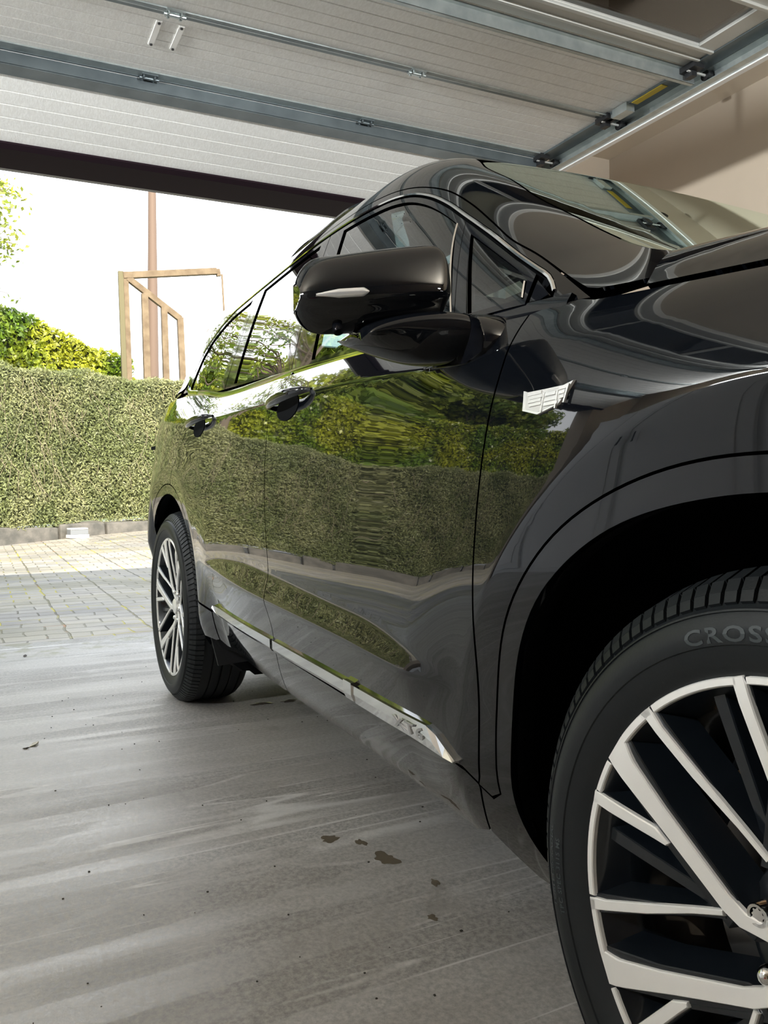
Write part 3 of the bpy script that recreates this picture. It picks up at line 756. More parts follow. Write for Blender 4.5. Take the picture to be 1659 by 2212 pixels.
for t in (0, .012, .04, .09, .16, .26, .40, .55, .70, .82, .90, .95, .98, 1.0):
    y = -.238+.240*t; xf, xb, zt, zs, zb_ = mprof(t)
    r = (1-(1-min(1, (t+.012)/.20))**2.4)**.5
    r2 = 1 if t < .88 else (1-((t-.88)/.1205)**2.2)**.5
    k = max(.12, r)*max(.30, r2**.8)
    P = [(xf+.001, zs), (xf+.001, zs+.018), (xf-.006, zt-.030), (xf-.020, zt-.010), (xf-.045, zt-.001), (xb+.02, zt+.004), (xb, zt), (xb, zs), (xb, zb_+.006), (xb+.02, zb_), (xf-.055, zb_), (xf-.034, zb_+.010), (xf-.020, zs-.022), (xf-.012, zs-.008)]
    cx_, cz_ = (xf+xb)/2-.005, zs+.012
    S.append([(cx_+(x-cx_)*(.35+.65*k), y, cz_+(z-cz_)*k) for x, z in P])
V, F = loft(S); hs = mesh('mirror_housing', V, F, PAINT, mir, True)
md = hs.modifiers.new('sub', 'SUBSURF'); md.levels = 2; md.render_levels = 3
V = []; n = 22
for i in range(n):
    t = .075+.31*i/(n-1); w_ = 1.0 if i < n-2 else (.7 if i == n-2 else .25); hh = (.0022+.0055*min(1, i/9))*w_; xf, xb, zt, zs, zb_ = mprof(t)
    r = (1-(1-min(1, (t+.012)/.20))**2.4)**.5; kx = .35+.65*max(.12, r); cx_ = (xf+xb)/2-.005; xx = cx_+(xf-cx_)*kx
    y = -.238+.240*t; zc_ = zs+.009
    V += [(xx-.004, y, zc_-hh), (xx+.0022, y, zc_-hh*.8), (xx+.0035, y, zc_), (xx+.0015, y, zc_+hh*.8), (xx-.005, y, zc_+hh)]
F = [(i*5+k, (i+1)*5+k, (i+1)*5+k+1, i*5+k+1) for i in range(n-1) for k in range(4)]
mesh('indicator_lens', V, F, LENS, mir, True)
# foot
S = []
for (y, xf, zb_, zt) in [(-.146, -.650, 1.083, 1.092), (-.142, -.632, 1.074, 1.098), (-.136, -.622, 1.070, 1.103), (-.10, -.612, 1.058, 1.117), (-.05, -.600, 1.044, 1.126), (0.0, -.588, 1.042, 1.128), (.03, -.580, 1.048, 1.120), (.055, -.575, 1.058, 1.108)]:
    xb = -.745
    S.append([(xf-.030, y, zt), (xf-.006, y, zt-.008), (xf, y, zt-.020), (xf-.004, y, (zt*.45+zb_*.55)), (xf-.030, y, zb_+.006), (xf-.065, y, zb_), (xb, y, zb_+.006), (xb, y, zt-.006)])
V, F = loft(S); ft = mesh('mirror_foot', V, F, PAINT, mir, True); md = ft.modifiers.new('sub', 'SUBSURF'); md.levels = 2; md.render_levels = 3
G0 = [(-.545, 1.050), (-.538, 1.075), (-.552, 1.105), (-.60, 1.126), (-.75, 1.132), (-.775, 1.08), (-.75, 1.046), (-.60, 1.036)]
V = []
for y, k in ((.016, .90), (.024, 1.0), (.075, 1.02)):
    V += [(-.66+(x+.66)*k, y, 1.085+(z-1.085)*k) for x, z in G0]
F = [tuple(range(8))]+[(i*8+j, i*8+(j+1) % 8, (i+1)*8+(j+1) % 8, (i+1)*8+j) for i in range(2) for j in range(8)]
gk = mesh('mirror_gasket', V, F, GLOSSB, mir, True); md = gk.modifiers.new('sub', 'SUBSURF'); md.levels = 1; md.render_levels = 2
m = MB(); m.tube([(-.672, -.178, 1.100), (-.664, -.178, 1.0865)], .008, 16); m.tube([(-.664, -.178, 1.0868), (-.6635, -.178, 1.0858)], .0045, 12, 1); m.build('side_camera', [GLOSSB, DARKIN], mir, True)
m = MB(); m.prism([(-.205, 1.11), (-.20, 1.180), (-.16, 1.195), (-.03, 1.218), (-.02, 1.135), (-.1, 1.108)], -.7365, -.7335, ax=0); m.build('mirror_glass', pm('mirror_silver', (.9, .9, .9), .01, 1), mir)

# ================= wheels =================
def dep(r, base=.028): return base*(1-min(1, max(0, (r-.05)/.205)))**1.1
def rotp(p, a): c, s = math.cos(a), math.sin(a); return (p[0]*c-p[1]*s, p[0]*s+p[1]*c)
def wheel_parts():
    """meshes in local coordinates, outer face at y=0, +y inwards"""
    D = {}
    def lathe(prof, n=144, closed=False):
        V = []; F = []; k = len(prof)
        for i in range(n):
            a = 2*math.pi*i/n
            for r, y in prof: V.append((r*math.cos(a), y, r*math.sin(a)))
        for i in range(n):
            j = (i+1) % n
            for q in range(k-1): F.append((i*k+q, i*k+q+1, j*k+q+1, j*k+q))
        return V, F
    # tyre
    prof = [(.262, .030), (.274, .006), (.281, .001), (.290, -.004), (.300, -.008), (.3105, -.0105), (.3115, -.0125), (.322, -.0145), (.333, -.0125), (.3435, -.006), (.3445, -.0075), (.3465, -.0065), (.348, -.001), (.356, .008), (.3625, .0125), (.368, .018), (.3735, .026), (.3785, .040), (.381, .052)]
    for yy in (.052, .090, .128, .166): prof += [(.381, yy+.001), (.382, yy+.010), (.3825, yy+.031), (.3735, yy+.033), (.3735, yy+.0375)][:5]
    prof += [(.380, .206), (.374, .222), (.362, .235), (.33, .245), (.30, .24), (.262, .215)]
    V, F = lathe(prof, 200)
    V = np.array(V)
    r = np.hypot(V[:, 0], V[:, 2]); a = np.arctan2(V[:, 2], V[:, 0])
    D['tyre'] = (V, F)
    # shoulder lugs: raised blocks around the shoulder
    BV = []; BF = []; nb = 112
    for i in range(nb):
        a0 = 2*math.pi*i/nb; da = 2*math.pi/nb
        for (r0, y0, r1, y1, f0, f1) in [(.351, .0015, .3635, .0105, .06, .80), (.3625, .0095, .3745, .022, .16, .92), (.3735, .021, .3835, .050, .25, 1.02)]:
            quad = []
            for rr, yy, sk in ((r0, y0, 0), (r1, y1, .15)):
                for f in (f0, f1): quad.append((rr, yy, a0+da*(f+sk)))
            nn = len(BV); hgt = .0035
            for lift in (-.004, hgt):
                for rr, yy, aa in (quad[0], quad[1], quad[3], quad[2]):
                    ny, nr = -.7, .7
                    if r1 > .38: ny, nr = -.3, .95
                    R_ = rr+lift*nr; BV.append((R_*math.cos(aa), yy+lift*ny, R_*math.sin(aa)))
            BF += [tuple(nn+q for q in f) for f in ((4, 5, 6, 7), (0, 1, 5, 4), (1, 2, 6, 5), (2, 3, 7, 6), (3, 0, 4, 7))]
    D['blocks'] = (BV, BF)
    return D, lathe
WD, lathe = wheel_parts()
def arc_poly(r0, r1, a0, a1, n=14):
    A = np.radians(np.linspace(a0, a1, n)); return [(r1*math.cos(a), r1*math.sin(a)) for a in A]+[(r0*math.cos(a), r0*math.sin(a)) for a in A[::-1]]
def pol(r, a): return (r*math.cos(math.radians(a)), r*math.sin(math.radians(a)))
# one sixth of the pattern (angles counter-clockwise, x towards the car's nose)
THICK = [pol(.2775, 150.0), pol(.267, 150.6), (-.1667, .0765), (-.0929, .0125), (-.0745, .0035), pol(.030, 171), pol(.030, 196-12), pol(.030, 150), (-.0675, .0175), (-.0885, .0300), (-.1625, .1008), (-.2031, .1436), pol(.2695, 142.6), pol(.2775, 142.6)]
THICK = [pol(.2775, 150.0), pol(.267, 150.6), (-.1667, .0765), (-.0929, .0115), (-.0750, .0015), (-.030, -.002), (-.030, .0125), (-.0680, .0165), (-.0885, .0300), (-.1625, .1008), (-.2031, .1436), pol(.2695, 142.8), pol(.2775, 142.8)]
RIM1 = arc_poly(.2700, .2775, 143.0, 130.0)
THIN1 = [pol(.2775, 133.0), pol(.2775, 129.7), pol(.2519, 129.4), (-.0650, .1113), (-.0385, .0870), (-.0415, .0843), (-.0705, .1094), (-.1215, .1485), pol(.2705, 132.2)]
RIM2 = arc_poly(.2705, .2775, 128.8, 103.0)
THIN2 = [pol(.2775, 103.5), pol(.2790, 101.0), (-.0243, .1891), (-.0272, .1690), (-.0304, .1700), (-.0352, .1845), pol(.2690, 103.6)]
RIM3 = arc_poly(.2715, .2775, 100.2, 91.2)
DSP = [pol(.270, 113.8), pol(.270, 110.6), (-.050, .1201), (-.025, .05), (-.045, .05), (-.062, .1201)]
def spoke_mb(m, poly, y_of, mface, mside, depth, flare=.006, h=.02):
    P = resamp([(x, z) for x, z in poly], h); n = len(P)
    ar = sum(P[i][0]*P[(i+1) % n][1]-P[(i+1) % n][0]*P[i][1] for i in range(n))
    if ar < 0: P = P[::-1]
    v, e, f, *_ = delaunay_2d_cdt([Vector(q) for q in P], [(i, (i+1) % n) for i in range(n)], [], 1, 1e-7)
    if len(v) != n: return
    nrm = []
    for i in range(n):
        t = P[(i+1) % n]-P[i-1]; q = np.array((t[1], -t[0])); nrm.append(q/max(1e-9, np.linalg.norm(q)))
    V = [(x, y_of(math.hypot(x, z)), z) for x, z in P]
    V += [(x+a*.0012, y_of(math.hypot(x, z))+.0016, z+b*.0012) for (x, z), (a, b) in zip(P, nrm)]
    V += [(x+a*flare, y_of(math.hypot(x, z))+depth, z+b*flare) for (x, z), (a, b) in zip(P, nrm)]
    m.add(V, [tuple(t) for t in f], mface)
    m.add(V, [(i, (i+1) % n, n+(i+1) % n, n+i) for i in range(n)], mface)
    m.add(V, [(n+i, n+(i+1) % n, 2*n+(i+1) % n, 2*n+i) for i in range(n)], mside)
def make_wheel(name, loc, steer, spin, text):
    o = empty(name, loc); o.parent = car; o.rotation_euler = (0, 0, steer)
    V, F = WD['tyre']; m = MB(); m.add(V, F); BV, BF = WD['blocks']; m.add(BV, BF)
    t = m.build('tyre', RUBBER, o, True); autosmooth(t, 30)
    # barrel + dark structure
    m = MB()
    V, F = lathe([(.2775, .0005), (.2795, .003), (.277, .012), (.262, .03), (.250, .045), (.245, .08), (.245, .20), (.262, .225)], 120); m.add(V, F)
    V, F = lathe([(.2775, .0005), (.2715, .0012), (.2660, .010), (.258, .03), (.250, .045)], 120); m.add(V, F)
    V, F = lathe([(.0, .045), (.034, .046), (.036, .050), (.075, .052), (.088, .060), (.10, .09), (.10, .14), (0, .14)], 72); m.add(V, F)
    for k in range(6):
        a = math.radians(60*k+spin)
        R_ = lambda poly: [rotp(q, a) for q in poly]
        # dark continuation of the thin spokes and the deep spokes
        spoke_mb(m, R_(DSP), lambda r: .022+dep(r, .02), 0, 0, .03, .008)
        spoke_mb(m, R_([(-.0385, .0885), (-.0425, .0850), (-.040, .050), (-.022, .050)]), lambda r: dep(r)+.006, 0, 0, .035, .010)
        spoke_mb(m, R_([(-.0240, .172), (-.0330, .172), (-.052, .075), (-.030, .075)]), lambda r: dep(r)+.005, 0, 0, .035, .008)
        spoke_mb(m, R_([pol(.270, 150.9), pol(.270, 141.5), (-.160, .106), (-.082, .030), (-.07, .005), (-.10, .010), (-.17, .068)]), lambda r: dep(r)+.004, 0, 0, .045, .012)
        spoke_mb(m, R_([pol(.271, 133.2), pol(.271, 128.6), (-.0635, .108), (-.036, .085), (-.046, .082), (-.073, .107)]), lambda r: dep(r)+.004, 0, 0, .04, .008)
        spoke_mb(m, R_([pol(.270, 104.4), pol(.270, 100.2), (-.0228, .170), (-.033, .170)]), lambda r: dep(r)+.004, 0, 0, .04, .007)
    b = m.build('alloy_rim', GUNMET, o); autosmooth(b, 35)
    m = MB()
    for k in range(6):
        a = math.radians(60*k+spin)
        for poly in (THICK, RIM1, THIN1, RIM2, THIN2, RIM3):
            spoke_mb(m, [rotp(q, a) for q in poly], lambda r: dep(r)-.0006, 0, 0, .006, .002)
    fc = m.build('machined_faces', SATIN, o); autosmooth(fc, 30)
    m = MB(); V, F = lathe([(0, .016), (.026, .017), (.031, .020), (.032, .05)], 48); m.add(V, F); m.build('centre_cap', SATIN, o, True)
    for k in range(6):
        a = math.radians(60*k+spin+159-120+.0)
        cx_, cz_ = .060*math.cos(a), .060*math.sin(a)
        m = MB()
        if k == 2:      # locking nut with a keyed ring
            V, F = lathe([(.0085, .030), (.0085, .026), (.0115, .0255), (.0125, .028), (.0125, .05)], 28); m.add([(x+cx_, y, z+cz_) for x, y, z in V], F)
            V = []; n = 16
            for i in range(n*2):
                rr = .0075 if i % 4 < 2 else .0060; q = math.pi*i/n; V.append((cx_+rr*math.cos(q), .0275, cz_+rr*math.sin(q)))
            V += [(x, .05, z) for x, y, z in V]; nn = n*2
            m.add(V, [tuple(range(nn))]+[(i, (i+1) % nn, nn+(i+1) % nn, nn+i) for i in range(nn)])
        else:
            V, F = lathe([(0, .0195), (.005, .0205), (.0085, .024), (.0105, .030), (.0108, .05)], 6 if False else 24); m.add([(x+cx_, y, z+cz_) for x, y, z in V], F)
        m.build('lug_nut', CHROME, o, True)
    if text:
        def arc_text(txt, size, rad, a_mid, ex, sx=1.0, up=True, lift=.0012):
            V, F = text_mesh(txt, size, ex, space=1.15); W = []
            for x, y, z in V:
                r = rad+(y if up else -y); aa = math.radians(a_mid)-(x*sx/rad if up else -x*sx/rad)
                yb = np.interp(r, [.29, .30, .3105, .322, .333, .3435], [-.004, -.008, -.0122, -.0145, -.0125, -.006])
                W.append((r*math.cos(aa), yb-lift*.2-z*.5, r*math.sin(aa)))
            return W, F
        for q in (('CROSSCONTACT', .0225, .3215, 84, .0009, 1.52), ('TUBELESS RADIAL', .009, .330, 184, .0005, 1.3), ('TPC SPEC 3115 MS', .008, .318, 186, .0005, 1.3)):
            m = MB(); W, F = arc_text(*q); m.add(W, F); m.build('tyre_lettering', RUBTXT, o)
    # brake
    m = MB(); V, F = lathe([(.06, .10), (.165, .10), (.167, .104), (.167, .126), (.06, .126)], 72); m.add(V, F); m.build('brake_disc', STEEL, o, True)
    m = MB(); q = [pol(.12, 215), pol(.12, 130), pol(.185, 135), pol(.195, 160), pol(.195, 190), pol(.185, 212)] if text else [pol(.12, 20), pol(.12, 100), pol(.185, 95), pol(.19, 60), pol(.185, 25)]
    m.prism(arc_poly(.115, .19, 118 if text else 20, 145 if text else 80), .085, .14); m.build('brake_caliper', CALI if text else STEEL, o, bevel=.006)
    return o
make_wheel('wheel', (0, 0, HZ), .047, 0, True)
make_wheel('wheel', (HUBS[1], .0, HZ), 0, 18, False)
for hx in HUBS:   # far wheels
    o = empty('wheel', (hx, 1.9, HZ)); o.parent = car; o.rotation_euler = (0, 0, math.pi)
    V, F = WD['tyre']; mesh('tyre', V, F, RUBBER, o, True)
    V, F = lathe([(0, .03), (.262, .03), (.262, .2)], 60); mesh('alloy_rim', V, F, GUNMET, o, True)
# mud flap
m = MB(); m.prism([(.03, .35), (.20, .37), (.22, .235), (.06, .225)], -2.345, -2.335, ax=0); m.build('mud_flap', MATTEB, car)

# everything above was modelled in world coordinates: cancel the root offset
for ch in car.children:
    ch.matrix_parent_inverse = Matrix.Translation(-Vector(car.location))
# ================= setting: garage shell =================
def nodes_mat(name):
    m, t, b = new_mat(name); return m, t, b
def N(t, ty, **k):
    n = t.nodes.new(ty)
    for a, v in k.items():
        if a.startswith('i'): n.inputs[int(a[1:])].default_value = v
        else: setattr(n, a, v)
    return n
def mixc(t, fac, a, b):
    x = N(t, 'ShaderNodeMix', data_type='RGBA')
    for s, v in ((0, fac), (6, a), (7, b)):
        if isinstance(v, bpy.types.NodeSocket): t.links.new(v, x.inputs[s])
        else: x.inputs[s].default_value = v if s == 0 else (*v, 1)
    return x.outputs[2]
def noise(t, vec, sc, det=6, rough=.6, mp=None, dist=0):
    if mp:
        q = N(t, 'ShaderNodeMapping'); q.inputs['Scale'].default_value = mp; t.links.new(vec, q.inputs[0]); vec = q.outputs[0]
    n = N(t, 'ShaderNodeTexNoise'); n.inputs['Scale'].default_value = sc; n.inputs['Detail'].default_value = det; n.inputs['Roughness'].default_value = rough
    n.inputs['Distortion'].default_value = dist
    t.links.new(vec, n.inputs['Vector']); return n.outputs['Fac']
def ramp(t, v, lo, hi, a=0., b=1.):
    r = N(t, 'ShaderNodeMapRange'); r.interpolation_type = 'SMOOTHSTEP'
    for i, q in enumerate((lo, hi, a, b)): r.inputs[i+1].default_value = q
    t.links.new(v, r.inputs[0]); return r.outputs[0]
def math_(t, op, a, b=None):
    n = N(t, 'ShaderNodeMath', operation=op)
    for i, v in enumerate((a, b)):
        if v is None: continue
        if isinstance(v, bpy.types.NodeSocket): t.links.new(v, n.inputs[i])
        else: n.inputs[i].default_value = v
    return n.outputs[0]
def concrete():
    m, t, b = nodes_mat('brushed_concrete'); tc = N(t, 'ShaderNodeTexCoord'); v = tc.outputs['Object']
    big = noise(t, v, .9, 7, .6); fine = noise(t, v, 85, 6, .75); mid = noise(t, v, 7, 6, .65)
    st = noise(t, v, 1.0, 5, .6, (7.0, .30, 1), .15); st2 = noise(t, v, 1.0, 7, .75, (38, 1.4, 1), .2)
    # dry/damp bands run across the garage, with squeegee ridges along them
    c1 = mixc(t, ramp(t, big, .35, .65), (.27, .252, .228), (.385, .372, .352))
    c2 = mixc(t, ramp(t, st, .47, .62, 0, .4), c1, (.46, .45, .435))
    x1 = N(t, 'ShaderNodeMix', data_type='RGBA', blend_type='MULTIPLY'); x1.inputs[0].default_value = .85
    f = mixc(t, ramp(t, fine, .3, .7), (.52, .52, .52), (1.42, 1.42, 1.42)); t.links.new(c2, x1.inputs[6]); t.links.new(f, x1.inputs[7])
    ln = noise(t, v, 1.0, 1.5, .45, (4.2, .26, 1), .7); x1o = x1.outputs[2]
    step = ramp(t, ln, .497, .507); x1o = mixc(t, math_(t, 'MULTIPLY', step, .20), x1o, (.54, .525, .50))
    ln2 = noise(t, v, 1.0, 1.5, .45, (9.0, .20, 1), .5); rg1 = math_(t, 'MULTIPLY', ramp(t, ln, .486, .497), ramp(t, ln, .499, .509, 1, 0)); rg2 = math_(t, 'MULTIPLY', ramp(t, ln2, .525, .532), ramp(t, ln2, .533, .540, 1, 0))
    ridge = math_(t, 'MAXIMUM', rg1, rg2); rd = math_(t, 'MULTIPLY', ridge, ramp(t, noise(t, v, 1.6, 5, .65), .42, .62, 0, .7)); c3 = mixc(t, rd, x1o, (.74, .73, .71))
    c3 = mixc(t, ramp(t, noise(t, v, 1.0, 7, .72, (9, 2.2, 1), .8), .50, .66, 0, .42), c3, (.47, .46, .445))
    md = ramp(t, noise(t, v, 2.6, 9, .72, None, .9), .56, .68, 0, .42); c4 = mixc(t, md, c3, (.20, .182, .16))
    # faint mossy patches where the slab meets the paving
    sx = N(t, 'ShaderNodeSeparateXYZ'); t.links.new(v, sx.inputs[0])
    edge = ramp(t, sx.outputs[0], -4.15, -3.95, 1, 0); mo = math_(t, 'MULTIPLY', edge, ramp(t, mid, .50, .62, 0, .7)); c5 = mixc(t, mo, c4, (.20, .19, .09))
    t.links.new(c5, b.inputs['Base Color'])
    ro = math_(t, 'ADD', math_(t, 'ADD', ramp(t, ln, .495, .509, .08, 0), ramp(t, st, .42, .66, .42, .34)), ramp(t, fine, .3, .7, -.05, .12)); t.links.new(ro, b.inputs['Roughness'])
    b.inputs['Specular IOR Level'].default_value = .75
    bp = N(t, 'ShaderNodeBump'); bp.inputs['Strength'].default_value = .30; bp.inputs['Distance'].default_value = .0012
    h = math_(t, 'ADD', math_(t, 'ADD', fine, math_(t, 'MULTIPLY', mid, .8)), math_(t, 'MULTIPLY', st2, .6)); t.links.new(h, bp.inputs['Height']); t.links.new(bp.outputs[0], b.inputs['Normal'])
    return m
M_CONC = concrete()
M_WALL = pm('beige_plaster', (.46, .385, .30), .85, bump=(40, .12, .002), var=(1.5, (.43, .36, .28)))
M_CEIL = pm('beige_ceiling_plaster', (.66, .58, .47), .9, var=(1.2, (.62, .54, .43)))
m = MB(); m.box((-4.52, -7, -.20), (4.2, 5.5, 0)); o = m.build('floor', M_CONC); tag(o, kind='structure')
def st(name, boxes, mat):
    m = MB()
    for a, b in boxes: m.box(a, b)
    o = m.build(name, mat); tag(o, kind='structure'); return o
st('wall_right', [((-4.15, 3.2, 0), (3.8, 3.42, 3.35))], M_WALL)
st('wall_left', [((-4.15, -3.95, 0), (3.8, -3.75, 3.35))], M_WALL)
st('wall_back', [((3.6, -3.75, 0), (3.8, 3.2, 3.35))], pm('dark_brown_panelling', (.13, .10, .08), .7, var=(2, (.10, .08, .06))))
JY0, JY1, LZ = -3.12, 2.12, 2.502
st('wall_front', [((-4.12, JY1, 0), (-3.87, 3.2, 3.35)), ((-4.12, -3.75, 0), (-3.87, JY0, 3.35)), ((-4.12, JY0, LZ), (-3.87, JY1, 3.35))], M_WALL)
st('ceiling', [((-4.12, -3.75, 3.06), (3.6, 3.2, 3.25))], M_CEIL)
M_RENDER = pm('outside_render', (.62, .59, .53), .9)
st('trim_1', [((-4.20, -4.2, 3.35), (3.9, 3.7, 3.95))], M_RENDER)
M_BROWN = pm('dark_brown_frame', (.014, .006, .010), .8)
M_BROWN.node_tree.nodes['Principled BSDF'].inputs['Specular IOR Level'].default_value = .15
st('trim_2', [((-4.16, JY0, LZ-.006), (-4.125, JY1, LZ+.03))], pm('lintel_grey', (.30, .29, .27), .7))
st('trim_4', [((-4.125, JY0, LZ-.006), (-3.86, JY1, LZ-.0005))], M_BROWN)
st('trim_3', [((-3.870, JY0, LZ+.0), (-3.835, JY1, LZ+.09))], M_BROWN)

# ================= overhead sectional door =================
def door_mat():
    m, t, b = nodes_mat('embossed_white_steel'); tc = N(t, 'ShaderNodeTexCoord'); v = tc.outputs['Object']
    n1 = noise(t, v, 45, 5, .7, (1, 3, 1)); n2 = noise(t, v, 140, 4, .7)
    c = mixc(t, ramp(t, n1, .40, .62), (.76, .75, .71), (.84, .835, .80)); t.links.new(c, b.inputs['Base Color']); b.inputs['Roughness'].default_value = .38
    bp = N(t, 'ShaderNodeBump'); bp.inputs['Strength'].default_value = .5; bp.inputs['Distance'].default_value = .0015
    t.links.new(math_(t, 'ADD', n1, n2), bp.inputs['Height']); t.links.new(bp.outputs[0], b.inputs['Normal']); return m
M_DOOR = door_mat()
M_GALV = pm('galvanised_steel', (.46, .50, .49), .34, .75, bump=(30, .1, .001), var=(18, (.36, .40, .40)))
M_GALVD = pm('dark_galvanised_steel', (.17, .20, .21), .38, .7, var=(9, (.13, .155, .165)))
M_ALU = pm('mill_aluminium', (.52, .52, .49), .45, .5)
M_BLACK = pm('black_plastic', (.01, .01, .011), .45)
M_SEAL = pm('rubber_seal', (.02, .02, .026), .7)
DX = [-3.275, -2.735, -2.195, -1.655, -1.115]; DZ_ = 2.70; DY0, DY1 = -3.17, 2.165
gd = empty('garage_door', (-2.5, -.5, 2.7)); tag(gd, 'raised white sectional garage door hanging flat overhead above the car', 'garage door')
def dmesh(mb, name, mat, **k):
    o = mb.build(name, mat, gd, **k); o.matrix_parent_inverse = Matrix.Translation(-Vector(gd.location)); return o
def panel_sec(x0, x1, z0=None, z1=None):
    """ribbed section from x0 to x1; z gives the underside at both ends"""
    z0 = DZ_ if z0 is None else z0; z1 = DZ_ if z1 is None else z1
    L = math.hypot(x1-x0, z1-z0); n = int(round(L/.077)); pr = [(0, .012), (.006, 0)]
    for i in range(1, n): s = L*i/n; pr += [(s-.004, 0), (s, .0022), (s+.004, 0)]
    pr += [(L-.006, 0), (L, .012)]
    ux, uz = (x1-x0)/L, (z1-z0)/L; nx, nz = -uz, ux
    if nz < 0: nx, nz = -nx, -nz
    P = [(x0+ux*s+nx*d, z0+uz*s+nz*d) for s, d in pr]; P2 = [(x1+nx*.04, z1+nz*.04), (x0+nx*.04, z0+nz*.04)]
    m = MB(); poly = P+P2; n = len(poly); V = [(x, DY0, z) for x, z in poly]+[(x, DY1, z) for x, z in poly]
    m.add(V, [tuple(range(n)), tuple(range(n, 2*n))[::-1]]+[(i, i+n, (i+1) % n+n, (i+1) % n) for i in range(n)]); return m
for i, (a, b_) in enumerate([(DX[0], DX[1]), (DX[1], DX[2])]): dmesh(panel_sec(a+.003, b_-.003), 'door_section', M_DOOR)
BX, BZ = -3.755, 2.487
dmesh(panel_sec(BX, DX[0]-.006, BZ, DZ_-.004), 'door_section', M_DOOR)
# windowed sections: aluminium frame with panes
def win_sec(x0, x1):
    m = MB(); xa, xb = x0+.150, x1-.09
    m.box((x0+.004, DY0, DZ_-.004), (xa, DY1, DZ_+.04)); m.box((xb, DY0, DZ_-.004), (x1-.004, DY1, DZ_+.04))
    m.box((x0+.06, DY0, DZ_-.014), (x0+.075, DY1, DZ_-.003)); m.box((xa-.02, DY0, DZ_-.016), (xa, DY1, DZ_-.003)); m.box((xb, DY0, DZ_-.016), (xb+.02, DY1, DZ_-.003))
    yy = [DY1-.09, .82, -.46, -1.74, DY0]
    for q in yy[:-1]: m.box((xa, q-.03 if q < 2 else q, DZ_-.008), (xb, q+.03 if q < 2 else DY1, DZ_+.03))
    m.box((xa, DY0, DZ_-.008), (xb, DY0+.09, DZ_+.03))
    fr = dmesh(m, 'window_section_frame', M_ALU, bevel=.003)
    for i in range(4):
        p = MB(); p.box((xa, yy[i+1]+.03, DZ_+.006), (xb, yy[i]-.0, DZ_+.012)); dmesh(p, 'window_pane', GL_DOOR)
win_sec(DX[2], DX[3])
# stiffening rails
def channel(x, h, mat, y1, w=.05, tilt=0):
    m = MB(); m.box((x-w, DY0+.02, DZ_-.006), (x+w*.6, y1, DZ_-.001)); m.box((x-.003, DY0+.02, DZ_-h), (x+.001, y1, DZ_-.004)); m.box((x-.022, DY0+.02, DZ_-h), (x, y1, DZ_-h+.004))
    return m
dmesh(channel(-2.222, .055, 0, 2.235, .03), 'stiffener_rail', M_GALV)
m = MB(); m.box((-3.40, DY0+.02, DZ_-.010), (-3.285, DY1, DZ_-.004)); m.box((-3.302, DY0+.02, DZ_-.062), (-3.297, DY1, DZ_-.006)); m.box((-3.392, DY0+.02, DZ_-.066), (-3.297, DY1, DZ_-.060)); m.box((-3.285, DY0+.02, DZ_-.006), (-3.235, DY1, DZ_+.001), 1)
dmesh(m, 'stiffener_rail', [M_GALVD, M_GALV])
m = MB(); m.tube([(-2.728, DY0+.02, DZ_+.002), (-2.728, DY1, DZ_+.002)], .014, 12); m.box((-2.765, DY0+.02, DZ_-.004), (-2.738, DY1, DZ_+.004), 1)
dmesh(m, 'section_joint', [M_GALV, M_GALVD], smooth=False)
# bottom seal and dark bottom rail
m = MB(); M_ = Matrix.Translation((BX, 0, BZ)) @ Matrix.Rotation(-math.atan2(DZ_-BZ, DX[0]-BX), 4, 'Y')
m.box((-.030, DY0, -.012), (.006, DY1, .045), M=M_); dmesh(m, 'bottom_rail', M_BROWN)
m = MB(); m.tube([(BX-.032, DY0, BZ+.0), (BX-.032, DY1, BZ+.0)], .016, 10); dmesh(m, 'bottom_seal', M_SEAL, smooth=True)
# side stiles
m = MB(); m.box((DX[0], DY1-.0, DZ_-.012), (DX[3], DY1+.080, DZ_+.03)); dmesh(m, 'side_stile', M_GALVD)
# hinges
for x in (-2.735, -3.275):
    for y in (.035, 1.10, -1.03, -2.10):
        m = MB(); m.box((x-.028, y-.035, DZ_-.012), (x+.028, y+.035, DZ_-.006)); m.tube([(x, y-.042, DZ_-.016), (x, y+.042, DZ_-.016)], .007, 10)
        for sx in (-.018, .018):
            for sy in (-.024, .024): m.tube([(x+sx, y+sy, DZ_-.012), (x+sx, y+sy, DZ_-.022)], .005, 8)
        dmesh(m, 'hinge', M_GALV if x > -3 else M_GALVD)
# fixing plates
for y in (-.007, .082):
    m = MB(); m.box((-3.012, y-.011, DZ_-.0045), (-2.822, y+.011, DZ_-.0002)); 
    for sx in (-3.002, -2.832): m.tube([(sx, y, DZ_-.0045), (sx, y, DZ_-.009)], .006, 8, 1)
    dmesh(m, 'fixing_plate', [pm('zinc_plate', (.95, .94, .90), .45, 0) if y < 0 else bpy.data.materials['zinc_plate'], M_BLACK])
# roller carriers
for x in (-3.27, -2.735, -2.18, -1.68):
    m = MB(); m.box((x-.045, 2.145, DZ_-.030), (x+.045, 2.205, DZ_-.004)); m.box((x-.03, 2.165, DZ_-.052), (x+.012, 2.195, DZ_-.028)); m.tube([(x, 2.15, DZ_-.030), (x, 2.275, DZ_-.030)], .006, 8, 1); m.tube([(x, 2.255, DZ_-.030), (x, 2.285, DZ_-.030)], .023, 18)
    dmesh(m, 'roller_carrier', [M_BLACK, M_ALU])
m = MB(); m.box((-2.66, 2.15, DZ_-.045), (-2.56, 2.20, DZ_-.004)); m.box((-2.72, 2.168, DZ_-.030), (-2.60, 2.19, DZ_-.010)); m.tube([(-2.70, 2.08, DZ_-.012), (-2.70, 2.15, DZ_-.012)], .004, 6); dmesh(m, 'latch', M_GALV)
m = MB(); m.box((-2.545, 2.168, DZ_-.0145), (-2.350, 2.205, DZ_-.0122))
